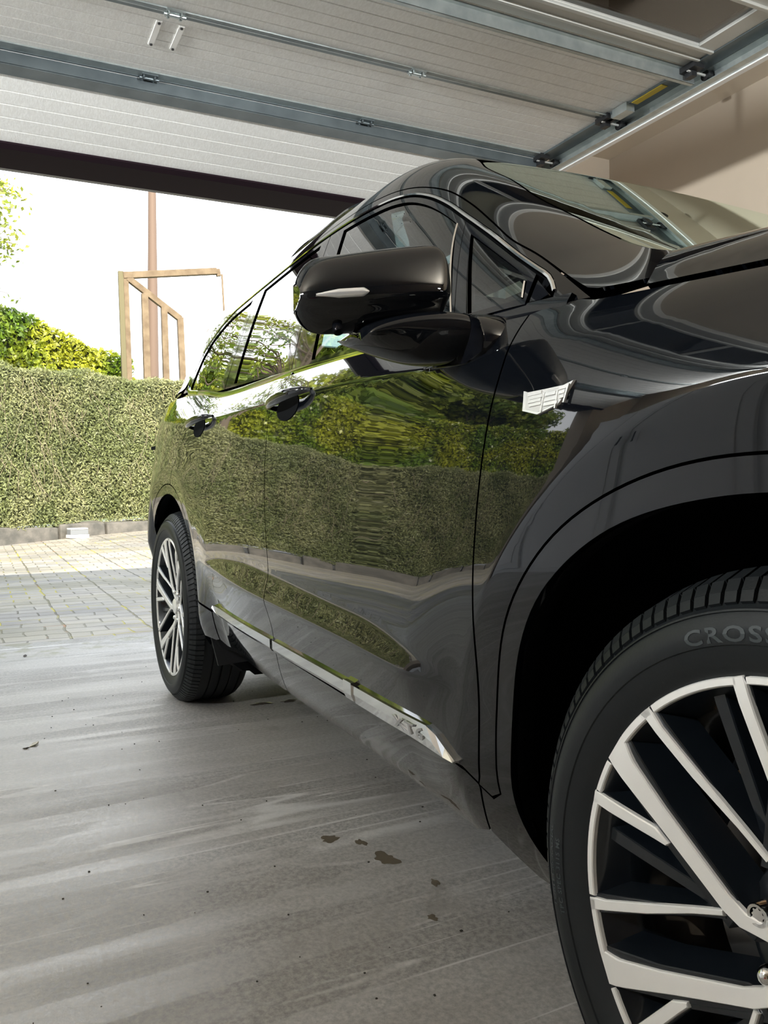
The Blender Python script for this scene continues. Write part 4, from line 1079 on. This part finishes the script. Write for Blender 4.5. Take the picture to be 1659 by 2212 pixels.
lb = dmesh(m, 'warning_sticker', pm('yellow_sticker', (.62, .46, .03), .5)); lb['label'] = 'yellow warning sticker'
m = MB()
for i in range(9): m.box((-2.540+.016*i, 2.174, DZ_-.0150), (-2.537+.016*i+(.006 if i % 3 else 0), 2.199, DZ_-.0145))
m.box((-2.385, 2.172, DZ_-.0150), (-2.356, 2.202, DZ_-.0145))
o = m.build('sticker_print', pm('sticker_ink', (.20, .14, .02), .6), lb); o.matrix_parent_inverse = Matrix.Translation(-Vector(gd.location))
# tracks
def track(y, sgn, label):
    L = [(-3.83, .05), (-3.83, 2.25), (-3.80, 2.42), (-3.72, 2.55), (-3.60, 2.63), (-3.45, 2.665), (-.75, 2.665)]
    L2 = curve(L, .08) if False else L
    m = MB()
    sec_ = [(0, -.028), (0, .028), (.004, .028), (.004, -.028)]
    V = []; F = []
    for i, (x, z) in enumerate(L2):
        t = np.array(L2[min(i+1, len(L2)-1)])-np.array(L2[max(0, i-1)]); t = t/np.linalg.norm(t); n_ = np.array((-t[1], t[0]))
        for dy, dn in ((0, -.028), (sgn*.05, -.028), (sgn*.05, -.024), (sgn*.004, -.024), (sgn*.004, .024), (sgn*.05, .024), (sgn*.05, .028), (0, .028)):
            V.append((x+n_[0]*dn, y-dy, z+n_[1]*dn))
    k = 8
    for i in range(len(L2)-1):
        for q in range(k): F.append((i*k+q, i*k+(q+1) % k, (i+1)*k+(q+1) % k, (i+1)*k+q))
    m.add(V, F); m.box((-3.55, min(y, y+sgn*.03), 2.631), (-.75, max(y, y+sgn*.03), 2.637), 1)
    o = m.build('door_track', [M_GALV, pm('white_track_edge', (.80, .80, .80), .3, .2)]); tag(o, label, 'track'); return o
track(2.30, 1, 'galvanised door track running along the right edge of the raised door above the car')
# hangers
for x in (-2.5, -1.1):
    m = MB(); m.box((x-.015, 2.325, 2.66), (x+.015, 2.330, 3.06)); m.box((x-.015, 2.29, 2.70), (x+.015, 2.33, 2.705)); o = m.build('track_hanger', M_GALV); tag(o, 'perforated steel strap holding the right door track to the ceiling, '+('over the yellow sticker' if x < -2 else 'near the windowed door section'), 'bracket')
# conduits on the ceiling above the panes
for i, (a, b_) in enumerate([((-1.95, -3.0, 3.05), (-1.95, 2.6, 3.05)), ((-1.2, 1.75, 3.05), (-3.0, 1.75, 3.05))]):
    m = MB(); m.tube([a, b_], .011, 8); o = m.build('conduit', pm('conduit_%d' % i, (.30, .30, .29), .5)); tag(o, 'thin grey conduit under the ceiling, crossing the windowed door section' if i == 0 else 'thin grey conduit on the ceiling running front to back above the door', 'conduit')
# unseen fill lights added to brighten the garage: compact round fittings
def fill_lamp(loc, d, watts, lab):
    e = empty('fill_light', loc); tag(e, lab, 'light'); e.rotation_euler = Vector(d).to_track_quat('-Z', 'Y').to_euler()
    m = MB(); m.tube([(0, 0, .05), (0, 0, .0)], .12, 24); m.build('fill_housing', pm('fill_white', (.8, .8, .8), .5), e, True)
    l = bpy.data.lights.new('fill_disc', 'AREA'); l.shape = 'DISK'; l.size = .42; l.spread = math.radians(120); l.energy = watts; l.color = (.95, .985, 1)
    lo = bpy.data.objects.new('fill_disc', l); COL.objects.link(lo); lo.parent = e; lo.location = (0, 0, -.012)
fill_lamp((3.50, 1.9, 2.1), (-.75, -.05, .64), FILL_W*1.0, 'added unseen round white fill uplighter on the back wall by the right wall')
fill_lamp((-.4, -3.72, 2.46), (-.12, .93, -.22), FILL_W*.85, 'added unseen round white fill floodlight high on the left wall above the front half of the cabinet')
fill_lamp((-2.6, -3.72, 2.46), (0, .9, .42), FILL_W*.45, 'added unseen round white fill uplighter on the left wall above the cabinet by the door opening')

# side door and shelving on the left wall, only seen reflected in the paint
M_WDOOR = pm('white_panel_door', (.82, .84, .86), .45)
e = empty('storage_cabinet', (-1.6, -3.40, 0)); tag(e, 'tall white double-door storage cabinet standing against the left wall', 'cabinet')
m = MB(); m.box((-2.1, -.3, 0), (2.1, .22, 2.25)); m.build('body', M_WDOOR, e, bevel=.004)
for i in range(7):
    m = MB(); x = -2.08+.6*i; m.box((x+.012, .22, .06), (x+.57, .242, 2.2)); m.box((x+.07, .242, .14), (x+.51, .248, 2.1), 0); d = m.build('door', M_WDOOR, e, bevel=.004)
    m = MB(); m.tube([(x+.53 if i % 2 else x+.05, .27, 1.0), (x+.53 if i % 2 else x+.05, .27, 1.15)], .008, 8); m.build('handle', M_BLACK, d)
# a red creeper board and dark bins by the cabinet
e = empty('toolbox', (.85, -2.6, 0)); tag(e, 'red metal toolbox on the floor by the left wall', 'toolbox')
m = MB(); m.box((-.35, -.2, 0), (.35, .2, .42)); m.build('body', pm('red_enamel', (.45, .02, .02), .25, coat=.5), e, bevel=.01)
m = MB(); m.box((-.36, -.21, .422), (.36, .21, .47)); m.build('lid', M_BLACK, e, bevel=.01)

# little things on the ceiling and wall
m = MB(); m.tube([(-2.78, 2.90, 3.06), (-2.78, 2.90, 3.02)], .03, 14); o = m.build('ceiling_hook', M_BLACK, None, True); tag(o, 'small dark round fitting on the ceiling beyond the door track', 'fitting')

# ================= floor details =================
def blob(name, x, y, r, mat, lab, cat, sx=1, sy=1, h=.001, seed=0, grp=None):
    rg = random.Random(seed); n = 26; ph = [rg.uniform(0, 6.28) for _ in range(4)]; V = [(x, y, h)]
    for i in range(n):
        a = 2*math.pi*i/n; rr = r*(1+.22*math.sin(2*a+ph[0])+.15*math.sin(3*a+ph[1])+.12*math.sin(5*a+ph[2])+.1*math.sin(7*a+ph[3])); V.append((x+rr*sx*math.cos(a), y+rr*sy*math.sin(a), .0004))
    F = [(0, i+1, (i+1) % n+1) for i in range(n)]; o = mesh(name, V, F, mat, None, True); tag(o, lab, cat, grp); return o
M_STAIN = pm('oil_stain', (.15, .125, .09), .3); M_WATER = pm('water_drop', (.11, .095, .075), .03)
blob('stain', -1.143, .128, .030, M_STAIN, 'largest damp brown spot on the concrete beside the sill', 'stain', 1.1, .8, seed=1)
blob('stain', -1.247, .113, .014, M_STAIN, 'small damp brown spot just behind the largest one', 'stain', 1.3, .8, seed=2)
blob('stain', -1.30, .055, .022, M_STAIN, 'ragged damp brown spot farthest back of the stains', 'stain', .8, 1.1, seed=3)
blob('stain', -.867, .094, .011, M_STAIN, 'small dark spot on the concrete closest to the front tyre', 'stain', 1, .9, seed=4)
blob('stain', -.99, .17, .012, M_STAIN, 'faint dark fleck under the sill between two brown spots', 'stain', 1.4, .7, seed=5)
blob('water_puddle', -2.60, .30, .036, M_WATER, 'left of the two water drops beside the rear tyre', 'puddle', .6, 1.0, .006, 6)
blob('water_puddle', -2.59, .41, .036, M_WATER, 'right of the two water drops beside the rear tyre', 'puddle', .5, 1.0, .006, 7)
def leaf(x, y, s, lab, col, seed):
    V = [(0, -s, 0), (s*.5, -s*.2, s*.25), (s*.35, s*.5, s*.1), (0, s, s*.3), (-s*.45, s*.3, s*.2), (-s*.4, -s*.4, 0)]; m = MB(); a = random.Random(seed).uniform(0, 6)
    V = [(x+c[0]*math.cos(a)-c[1]*math.sin(a), y+c[0]*math.sin(a)+c[1]*math.cos(a), .002+c[2]) for c in V]
    m.add(V+[(p[0], p[1], p[2]-.0015) for p in V], [(0, 1, 2, 3, 4, 5), (11, 10, 9, 8, 7, 6)]+[(i, 6+i, 6+(i+1) % 6, (i+1) % 6) for i in range(6)]); o = m.build('leaf', col); tag(o, lab, 'leaf')
leaf(-2.445, -.539, .022, 'pale dry leaf lying on the garage floor left of the car', pm('pale_leaf', (.75, .70, .58), .6), 1)
leaf(-2.418, -.565, .012, 'tiny dark leaf scrap beside the pale dry leaf', pm('dark_leaf', (.05, .04, .03), .7), 2)
leaf(-4.10, -.49, .020, 'dark brown leaf at the edge of the slab by the paving', bpy.data.materials['dark_leaf'], 3)
# scattered grit
m = MB(); rg = random.Random(3)
for i in range(90):
    x = rg.uniform(-3.6, -.5); y = rg.uniform(-.75, .5); s = rg.uniform(.0008, .0022); m.box((x-s, y-s, 0), (x+s, y+s*rg.uniform(.6, 1.6), s))
o = m.build('grit', pm('grit_dark', (.05, .045, .035), .8)); tag(o, 'scattered dark grit on the concrete floor', 'grit', kind='stuff')

# ================= driveway =================
def paving():
    m, t, b = nodes_mat('block_paving'); tc = N(t, 'ShaderNodeTexCoord'); v = tc.outputs['Object']
    mp = N(t, 'ShaderNodeMapping'); mp.inputs['Rotation'].default_value = (0, 0, math.radians(90)); mp.inputs['Location'].default_value = (.02, .02, 0); t.links.new(v, mp.inputs[0])
    wob = noise(t, v, 4, 3, .5); vm = N(t, 'ShaderNodeVectorMath', operation='ADD'); t.links.new(mp.outputs[0], vm.inputs[0])
    ws = N(t, 'ShaderNodeCombineXYZ'); t.links.new(ramp(t, wob, .2, .8, -.012, .012), ws.inputs[0]); t.links.new(ramp(t, wob, .2, .8, .01, -.01), ws.inputs[1]); t.links.new(ws.outputs[0], vm.inputs[1])
    br = N(t, 'ShaderNodeTexBrick'); t.links.new(vm.outputs[0], br.inputs['Vector']); br.inputs['Scale'].default_value = 1; br.inputs['Brick Width'].default_value = .24; br.inputs['Row Height'].default_value = .17
    br.inputs['Mortar Size'].default_value = .007; br.inputs['Mortar Smooth'].default_value = .4; br.inputs['Bias'].default_value = 0
    br.inputs['Color1'].default_value = (0, 0, 0, 1); br.inputs['Color2'].default_value = (1, 1, 1, 1); br.inputs['Mortar'].default_value = (.5, .5, .5, 1)
    # long straight joints every half metre along the drive
    sy = N(t, 'ShaderNodeSeparateXYZ'); t.links.new(vm.outputs[0], sy.inputs[0])
    fr = math_(t, 'ABSOLUTE', math_(t, 'SUBTRACT', math_(t, 'FRACT', math_(t, 'DIVIDE', sy.outputs[0], .48)), .5)); lj = ramp(t, fr, .010, .022, 1, 0)
    mort = math_(t, 'MAXIMUM', br.outputs['Fac'], lj)
    big = noise(t, v, .55, 4, .6); fine = noise(t, v, 45, 5, .7)
    base = mixc(t, br.outputs['Color'], (.235, .225, .215), (.37, .345, .31)); base = mixc(t, ramp(t, big, .4, .62, 0, .55), base, (.44, .39, .315))
    x1 = N(t, 'ShaderNodeMix', data_type='RGBA', blend_type='MULTIPLY'); x1.inputs[0].default_value = .35; t.links.new(base, x1.inputs[6]); t.links.new(mixc(t, fine, (.6, .6, .6), (1.3, 1.3, 1.3)), x1.inputs[7])
    mcol = mixc(t, ramp(t, noise(t, v, 1.6, 3, .5), .52, .60), (.11, .10, .075), (.42, .36, .03)); mcol = mixc(t, ramp(t, noise(t, v, 2.3, 3, .5), .66, .72), mcol, (.34, .12, .03))
    c = mixc(t, mort, x1.outputs[2], mcol); moss = ramp(t, noise(t, v, 1.3, 6, .7, (1, .4, 1)), .63, .70, 0, .8); c = mixc(t, moss, c, (.20, .18, .06))
    t.links.new(c, b.inputs['Base Color']); wet = ramp(t, noise(t, v, 1.1, 4, .6, (1.5, .5, 1)), .42, .6, .30, .62); t.links.new(wet, b.inputs['Roughness'])
    bp = N(t, 'ShaderNodeBump'); bp.inputs['Strength'].default_value = .8; bp.inputs['Distance'].default_value = .006; t.links.new(math_(t, 'ADD', math_(t, 'MULTIPLY', mort, -1), math_(t, 'MULTIPLY', fine, .25)), bp.inputs['Height']); t.links.new(bp.outputs[0], b.inputs['Normal'])
    return m
def gz(x, y): return max(0, min(1, (-x-8.5)/6))*.045*max(-1.0, min(6, y+.4))
xs = np.linspace(-4.52, -22, 40); ys = np.linspace(-24, 14, 60); V = [(x, y, gz(x, y)-.004) for x in xs for y in ys]; F = [(i*60+j, i*60+j+1, (i+1)*60+j+1, (i+1)*60+j) for i in range(39) for j in range(59)]
o = mesh('driveway', V, F, paving(), None, True); tag(o, kind='structure'); bm = bmesh.new(); bm.from_mesh(o.data); bmesh.ops.recalc_face_normals(bm, faces=bm.faces); bm.to_mesh(o.data); bm.free()
st('ground', [((-60, -60, -1.2), (20, 40, -.45))], pm('lawn', (.10, .14, .04), .9))
# hedge line
HL = [(-4.5, -19.0), (-8.0, -15.5), (-11.2, -10.5), (-13.3, -5.5), (-14.35, -.4), (-15.3, 1.0), (-16.0, 2.6), (-16.4, 6.0), (-16.6, 11)]
M_STONE = pm('kerb_stone', (.13, .12, .105), .85, bump=(14, .6, .02), var=(5, (.07, .068, .06)))
D = np.r_[0, np.cumsum([math.dist(a, b) for a, b in zip(HL[:-1], HL[1:])])]
def hp(s): return np.interp(s, D, [q[0] for q in HL]), np.interp(s, D, [q[1] for q in HL])
s = 0.0; rg = random.Random(5); k = 0; stones = []
def dirat(s): a = hp(s-.2); b = hp(s+.2); t = np.array((b[0]-a[0], b[1]-a[1])); return t/np.linalg.norm(t)
nst = 0
while s < D[-1]-1:
    L = rg.uniform(.55, 1.25); x0, y0 = hp(s+.02); x1, y1 = hp(s+L-.03); h = rg.uniform(.18, .26); t = dirat(s+L/2); n_ = np.array((-t[1], t[0]))
    if n_[0] < 0: n_ = -n_
    mx, my = (x0+x1)/2, (y0+y1)/2; z0 = min(gz(x0, y0), gz(x1, y1))-.1; z1 = gz(mx, my)+h
    j = [rg.uniform(-.03, .03) for _ in range(8)]
    P = [(x0+n_[0]*.10, y0+n_[1]*.10), (x1+n_[0]*(.10+j[0]), y1+n_[1]*(.10+j[0])), (x1-n_[0]*.15, y1-n_[1]*.15), (x0-n_[0]*.15, y0-n_[1]*.15)]
    V = [(px, py, z0) for px, py in P]+[(px-n_[0]*.03, py-n_[1]*.03, z1+j[i+2]) for i, (px, py) in enumerate(P)]
    m = MB(); m.add(V, [(0, 3, 2, 1), (4, 5, 6, 7), (0, 1, 5, 4), (1, 2, 6, 5), (2, 3, 7, 6), (3, 0, 4, 7)])
    o = m.build('kerb_stone', M_STONE, bevel=.025); stones.append((my, o)); s += L
vis = sorted([q for q in stones if -1.2 < q[0] < 3.6], key=lambda q: q[0])
for y, o in stones:
    if (y, o) not in vis: tag(o, 'rough grey kerb stone edging the drive outside the picture', 'kerb stone', 'kerb stones out of frame')
for i, (y, o) in enumerate(vis):
    w_ = ['first', 'second', 'third', 'fourth', 'fifth', 'sixth', 'seventh', 'eighth', 'ninth', 'tenth'][min(i, 9)]
    tag(o, 'rough grey kerb stone below the hedge, %s from the left edge of the picture' % w_, 'kerb stone', 'kerb stones below the hedge')
# drain box on the kerb
e = empty('flood_light', (-14.85, .86, gz(-14.85, .86))); e.rotation_euler = (0, 0, .3); tag(e, 'small grey and white ground light box at the foot of the hedge', 'light')
m = MB(); m.box((-.10, -.17, 0), (.10, .17, .06)); m.build('base', pm('box_white', (.75, .75, .72), .5), e, bevel=.01)
m = MB(); m.box((-.08, -.16, .06), (.09, .16, .15)); m.build('grille', pm('box_grey', (.16, .17, .18), .5), e, bevel=.01)
m = MB(); m.box((-.10, -.15, .15), (.10, .15, .175)); m.build('lid', bpy.data.materials['box_white'], e, bevel=.008)

# ---- foliage ----
def leafcloud(P, Nn, size, asp=.5, jit=.9, seed=1, droop=0.0):
    """one quad leaf per point, roughly facing Nn"""
    rg = np.random.default_rng(seed); n = len(P)
    Nr = Nn+rg.normal(0, jit, (n, 3)); Nr /= np.linalg.norm(Nr, axis=1, keepdims=True)
    T = np.cross(Nr, rg.normal(0, 1, (n, 3))+np.array((0, 0, droop))); T /= np.linalg.norm(T, axis=1, keepdims=True); B = np.cross(Nr, T)
    s = (size*rg.uniform(.6, 1.35, n))[:, None]
    V = np.stack([P-T*s, P+B*s*asp+Nr*s*.12, P+T*s, P-B*s*asp+Nr*s*.12], 1).reshape(-1, 3)
    return V
def leafobj(name, V, mats, parent=None, mi=None, extra=None):
    n = len(V)//4; me = bpy.data.meshes.new(name); nV = len(V); EV = []; EF = []
    if extra: EV, EF, EM = extra.V, extra.F, extra.M
    me.vertices.add(nV+len(EV)); allv = np.concatenate([V, np.array(EV).reshape(-1, 3)]) if len(EV) else V
    me.vertices.foreach_set('co', allv.astype(np.float32).ravel())
    loops = list(range(nV)); starts = list(range(0, nV, 4)); tot = [4]*n; idx = list(mi) if mi is not None else [0]*n
    p = nV
    for f, mm in zip(EF, EM if extra else []): starts.append(p); tot.append(len(f)); loops += [i+nV for i in f]; p += len(f); idx.append(mm)
    me.loops.add(len(loops)); me.loops.foreach_set('vertex_index', loops); me.polygons.add(len(starts)); me.polygons.foreach_set('loop_start', starts); me.polygons.foreach_set('loop_total', tot)
    me.polygons.foreach_set('material_index', idx); me.update(calc_edges=True); me.validate()
    return link(name, me, mats, parent)
def leafmat(name, a, b, sc=3.0, trans=.25, rough=.5, c=None):
    m, t, bs = nodes_mat(name); ge = N(t, 'ShaderNodeNewGeometry'); tc = N(t, 'ShaderNodeTexCoord')
    col = mixc(t, ramp(t, noise(t, tc.outputs['Object'], sc, 3, .6), .38, .62), a, b)
    x = N(t, 'ShaderNodeMix', data_type='RGBA', blend_type='MULTIPLY'); x.inputs[0].default_value = 1; t.links.new(col, x.inputs[6])
    t.links.new(mixc(t, ge.outputs['Random Per Island'], (.62, .62, .62), (1.35, 1.35, 1.25)), x.inputs[7])
    o = t.nodes['Material Output']; t.links.new(x.outputs[2], bs.inputs['Base Color']); bs.inputs['Roughness'].default_value = rough
    tr = N(t, 'ShaderNodeBsdfTranslucent'); t.links.new(x.outputs[2], tr.inputs[0]); mx = N(t, 'ShaderNodeMixShader'); mx.inputs[0].default_value = trans
    t.links.new(bs.outputs[0], mx.inputs[1]); t.links.new(tr.outputs[0], mx.inputs[2]); t.links.new(mx.outputs[0], o.inputs[0]); return m
M_HEDGE = leafmat('clipped_conifer_sprays', (.17, .195, .078), (.26, .268, .13), 1.4); M_TWIG = pm('dry_twig', (.24, .20, .13), .8)
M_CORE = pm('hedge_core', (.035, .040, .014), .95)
def hedge(name, line, h0f, h1f, th, nper, size, mats, lab, seed, twigs=0, parent=None, core=True, asp=.35):
    Dd = np.r_[0, np.cumsum([math.dist(a, b) for a, b in zip(line[:-1], line[1:])])]; rg = np.random.default_rng(seed); L = Dd[-1]
    X = lambda s: np.interp(s, Dd, [q[0] for q in line]); Y = lambda s: np.interp(s, Dd, [q[1] for q in line])
    n = int(nper*L); s_ = rg.uniform(0, L, n); x, y = X(s_), Y(s_); tx, ty = X(s_+.1)-X(s_-.1), Y(s_+.1)-Y(s_-.1); tl = np.hypot(tx, ty)+1e-9; nx, ny = ty/tl, -tx/tl
    sg = np.where(nx < 0, -1, 1); nx *= sg; ny *= sg
    h0 = h0f(x, y); h1 = h1f(x, y); u = rg.uniform(0, 1, n); top = rg.uniform(0, 1, n) < .14
    z = np.where(top, h1+rg.normal(0, .02, n), h0+(h1-h0)*u); bulge = .06*np.sin(s_*2.3+z*1.7)+.05*np.sin(s_*5.1-z*3.1+seed)
    z = z+.04*np.sin(s_*3.3)+.03*np.sin(s_*7.9)
    din = np.where(top, rg.uniform(0, th, n), rg.exponential(.045, n)); P = np.stack([x-nx*(din)+nx*bulge, y-ny*din+ny*bulge, z], 1)
    Nn = np.stack([nx, ny, np.where(top, 1.2, .25)], 1)
    V = leafcloud(P, Nn, size, asp, .8, seed); mb = MB()
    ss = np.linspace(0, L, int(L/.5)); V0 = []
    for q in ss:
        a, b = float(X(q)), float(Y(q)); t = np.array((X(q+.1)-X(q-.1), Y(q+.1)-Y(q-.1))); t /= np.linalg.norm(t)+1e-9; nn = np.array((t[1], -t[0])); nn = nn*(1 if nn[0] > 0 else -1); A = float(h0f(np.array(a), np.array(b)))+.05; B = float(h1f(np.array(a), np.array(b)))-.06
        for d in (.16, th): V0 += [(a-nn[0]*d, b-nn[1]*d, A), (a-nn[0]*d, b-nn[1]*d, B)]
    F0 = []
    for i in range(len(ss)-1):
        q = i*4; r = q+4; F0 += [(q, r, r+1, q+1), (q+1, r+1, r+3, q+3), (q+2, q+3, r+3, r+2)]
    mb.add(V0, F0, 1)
    for i in range(twigs):
        q = rg.uniform(L*.35, L); a, b = float(X(q)), float(Y(q)); zz = rg.uniform(.35, .95); hh0 = float(h0f(np.array(a), np.array(b))); hh1 = float(h1f(np.array(a), np.array(b))); zz = hh0+(hh1-hh0)*zz; ln = rg.uniform(.15, .7); lean = rg.normal(0, .35)
        mb.tube([(a+.03, b, zz), (a+.07, b+lean*ln*.5, zz-ln*.5), (a+.06, b+lean*ln*1.3, zz-ln)], [.0028, .0035, .002], 4, 2, False)
    o = leafobj(name, V, mats, parent, None, mb); tag(o, lab, 'hedge'); return o
h0f = lambda x, y: np.vectorize(gz)(x, y)+.22+0*x
h1f = lambda x, y: 2.98+.02*np.clip(y, -2, 3)+0*x
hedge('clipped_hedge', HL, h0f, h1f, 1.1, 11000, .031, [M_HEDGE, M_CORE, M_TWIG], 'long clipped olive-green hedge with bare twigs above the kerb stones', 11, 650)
M_LAUR = leafmat('laurel_leaf', (.13, .22, .02), (.36, .38, .03), .8, .35, .35)
LL = [(-9, -21), (-13.5, -12), (-16.6, -5), (-17.6, -.3), (-18.4, 2.45)]
# crest of the rising laurel hedge: z as seen from the drive
hl1 = lambda x, y: np.interp(y, [-21, -12, -5, -2, -.25, .9, 2.2], [5.6, 5.4, 5.0, 4.95, 4.66, 4.25, 3.78])
hl0 = lambda x, y: 1.4+0*x
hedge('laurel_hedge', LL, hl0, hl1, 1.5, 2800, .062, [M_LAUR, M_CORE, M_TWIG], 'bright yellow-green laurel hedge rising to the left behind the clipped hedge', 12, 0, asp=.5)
# ---- timber frame ----
M_WOOD = pm('weathered_timber', (.17, .125, .075), .8, bump=(20, .4, .004), var=(6, (.11, .075, .042)))
M_WOODG = pm('greenish_timber', (.12, .105, .055), .85, bump=(20, .4, .004))
tf = empty('timber_frame', (-17, 2.4, 2.4)); tag(tf, 'open timber frame of posts and rails standing above the clipped hedge', 'frame')
def bar(a, b, w, name, mat=M_WOOD):
    a, b = Vector(a), Vector(b); d = (b-a).normalized(); s_ = d.cross(Vector((1, 0, 0))).normalized()*w/2; x = Vector((w/2, 0, 0)); m = MB()
    V = [a-s_-x, a+s_-x, a+s_+x, a-s_+x, b-s_-x, b+s_-x, b+s_+x, b-s_+x]; m.add(V, [(0, 3, 2, 1), (4, 5, 6, 7), (0, 1, 5, 4), (1, 2, 6, 5), (2, 3, 7, 6), (3, 0, 4, 7)])
    o = m.build(name, mat, tf, bevel=.006); o.matrix_parent_inverse = Matrix.Translation(-Vector(tf.location)); return o
bar((-17, 2.00, 5.34), (-17, 2.05, 2.5), .10, 'post', M_WOODG); bar((-17, 2.10, 5.32), (-17, 2.15, 2.5), .10, 'post')
bar((-17, 2.05, 5.26), (-17, 3.98, 5.55), .13, 'top_rail'); bar((-17, 2.14, 5.22), (-17, 3.20, 4.47), .12, 'brace')
bar((-17, 2.47, 4.93), (-17, 2.50, 2.6), .13, 'post'); bar((-17, 2.86, 4.70), (-17, 2.89, 2.6), .125, 'post'); bar((-17, 3.19, 4.50), (-17, 3.24, 2.6), .125, 'post')
bar((-17, 4.00, 5.60), (-17, 4.03, 5.45), .09, 'post')
bar((-17, 4.10, 5.5), (-17, 4.14, 4.55), .035, 'netting_edge')
m = MB(); m.tube([(-22, 3.42, -.46), (-22, 3.55, 3.6), (-22, 3.62, 9.2), (-22, 3.6, 10.5)], [.17, .16, .10, .09], 12); o = m.build('pole', pm('pole_brown', (.13, .085, .06), .7), None, True); tag(o, 'tall thin brown pole rising behind the timber frame', 'pole')
for v in range(0):
    pass
# ---- trees ----
M_TREE = leafmat('tree_leaf', (.13, .20, .025), (.34, .37, .05), .5, .35, .45); M_TREE2 = leafmat('dark_tree_leaf', (.06, .11, .03), (.14, .20, .05), .5, .25, .45); M_BARK = pm('bark', (.13, .10, .075), .9)
def tree(x, y, h, rad, lab, mat, seed, n=26000, z0=1.5, size=.13, clumps=46, conic=False):
    rg = np.random.default_rng(seed); e = empty('tree', (x, y, 0)); tag(e, lab, 'tree')
    m = MB(); m.tube([(0, 0, -.5), (.1, 0, h*.35), (-.1, .1, h*.8)], [.20, .14, .04], 10)
    C = []
    for i in range(clumps):
        t = rg.uniform(0, 1); a = rg.uniform(0, 6.28); prof = (1-t)**.7*1.0 if conic else math.sin(math.pi*min(1, .18+.82*t))**.6
        r = rad*prof*rg.uniform(.15, 1); c = np.array((r*math.cos(a), r*math.sin(a), z0+(h-z0)*t)); C.append((c, rad*rg.uniform(.22, .38)))
        if i % 3 == 0: m.tube([(0, 0, max(.5, c[2]*.6)), tuple(c*np.array((.5, .5, .85))), tuple(c)], [.06, .04, .012], 5, 0, False)
    m.build('trunk', M_BARK, e, True)
    P = []; Nn = []
    for c, r in C:
        k = n//clumps; d = rg.normal(0, 1, (k, 3)); d /= np.linalg.norm(d, axis=1, keepdims=True); q = r*rg.uniform(.55, 1.05, k)[:, None]; P.append(c+d*q*np.array((1, 1, .7))); Nn.append(d)
    V = leafcloud(np.concatenate(P), np.concatenate(Nn), size, .5, .7, seed); leafobj('foliage', V, [mat], e)
tree(-22.5, -5.8, 11.8, 3.4, 'green tree just out of sight left of the sky, seen reflected in the rear windows', M_TREE, 24, 60000, size=.17, clumps=110)
tree(-20.5, -10.5, 11.4, 3.6, 'broad bright green tree left beyond the hedge, seen reflected in the front door', M_TREE, 21, 60000, size=.17, clumps=110)
tree(-25.5, -11.5, 10.6, 3.2, 'dark tall tree far behind the others, seen only in reflections', M_TREE2, 25, 40000, size=.10, clumps=60)
tree(-16.5, -16.8, 8.8, 3.3, 'green tree farther left beyond the hedge, seen reflected near the wing', M_TREE, 22, 60000, size=.17, clumps=110)
tree(-10.8, -22.5, 8.8, 3.2, 'green tree at the far left end of the drive, seen reflected in the front wing', M_TREE, 23, 40000, size=.09)
tree(-3.5, -25.0, 9.0, 3.0, 'dark tree beside the drive far to the left, seen only in the front wing', M_TREE2, 26, 26000)
# loose branches entering at the left edge
e = empty('tree', (-15.2, -2.92, 0)); tag(e, 'thin-branched tree whose sparse leafy tips enter at the left edge of the sky', 'tree')
m = MB(); m.tube([(0, 0, 0), (.1, .1, 3.5), (0, .3, 6.8)], [.13, .10, .05], 8); rg = random.Random(9); P = []; Nn = []
m.tube([(0, .2, 5.0), (.1, .5, 6.2), (.1, .8, 7.4)], [.05, .03, .01], 5, 0, False)
for i in range(26):
    z = rg.uniform(4.6, 6.7); tip = (rg.uniform(-.5, .5), rg.uniform(2.35, 3.12), z+rg.uniform(-.3, .35))
    if i < 10: tip = (rg.uniform(-.5, .5), [2.95, 3.12, 3.0, 2.8, 3.06, 2.9, 2.86, 3.02, 2.7, 3.1][i], [6.35, 6.0, 5.7, 5.55, 5.9, 6.2, 5.2, 5.35, 5.0, 5.05][i])
    mid = (tip[0]*.4, tip[1]*.5, (z+tip[2])/2+.15); m.tube([(0, .2, z-.5), mid, tip], [.03, .016, .004], 4, 0, False)
    for k in range(70):
        t = rg.uniform(.35, 1.0); a = [mid[j]+(tip[j]-mid[j])*((t-.35)/.65) for j in range(3)]; P.append([a[j]+rg.gauss(0, .07) for j in range(3)]); Nn.append([rg.gauss(0, 1) for _ in range(3)])
m.build('trunk', M_BARK, e, True); leafobj('foliage', leafcloud(np.array(P), np.array(Nn), .05, .5, .6, 33), [M_TREE], e)
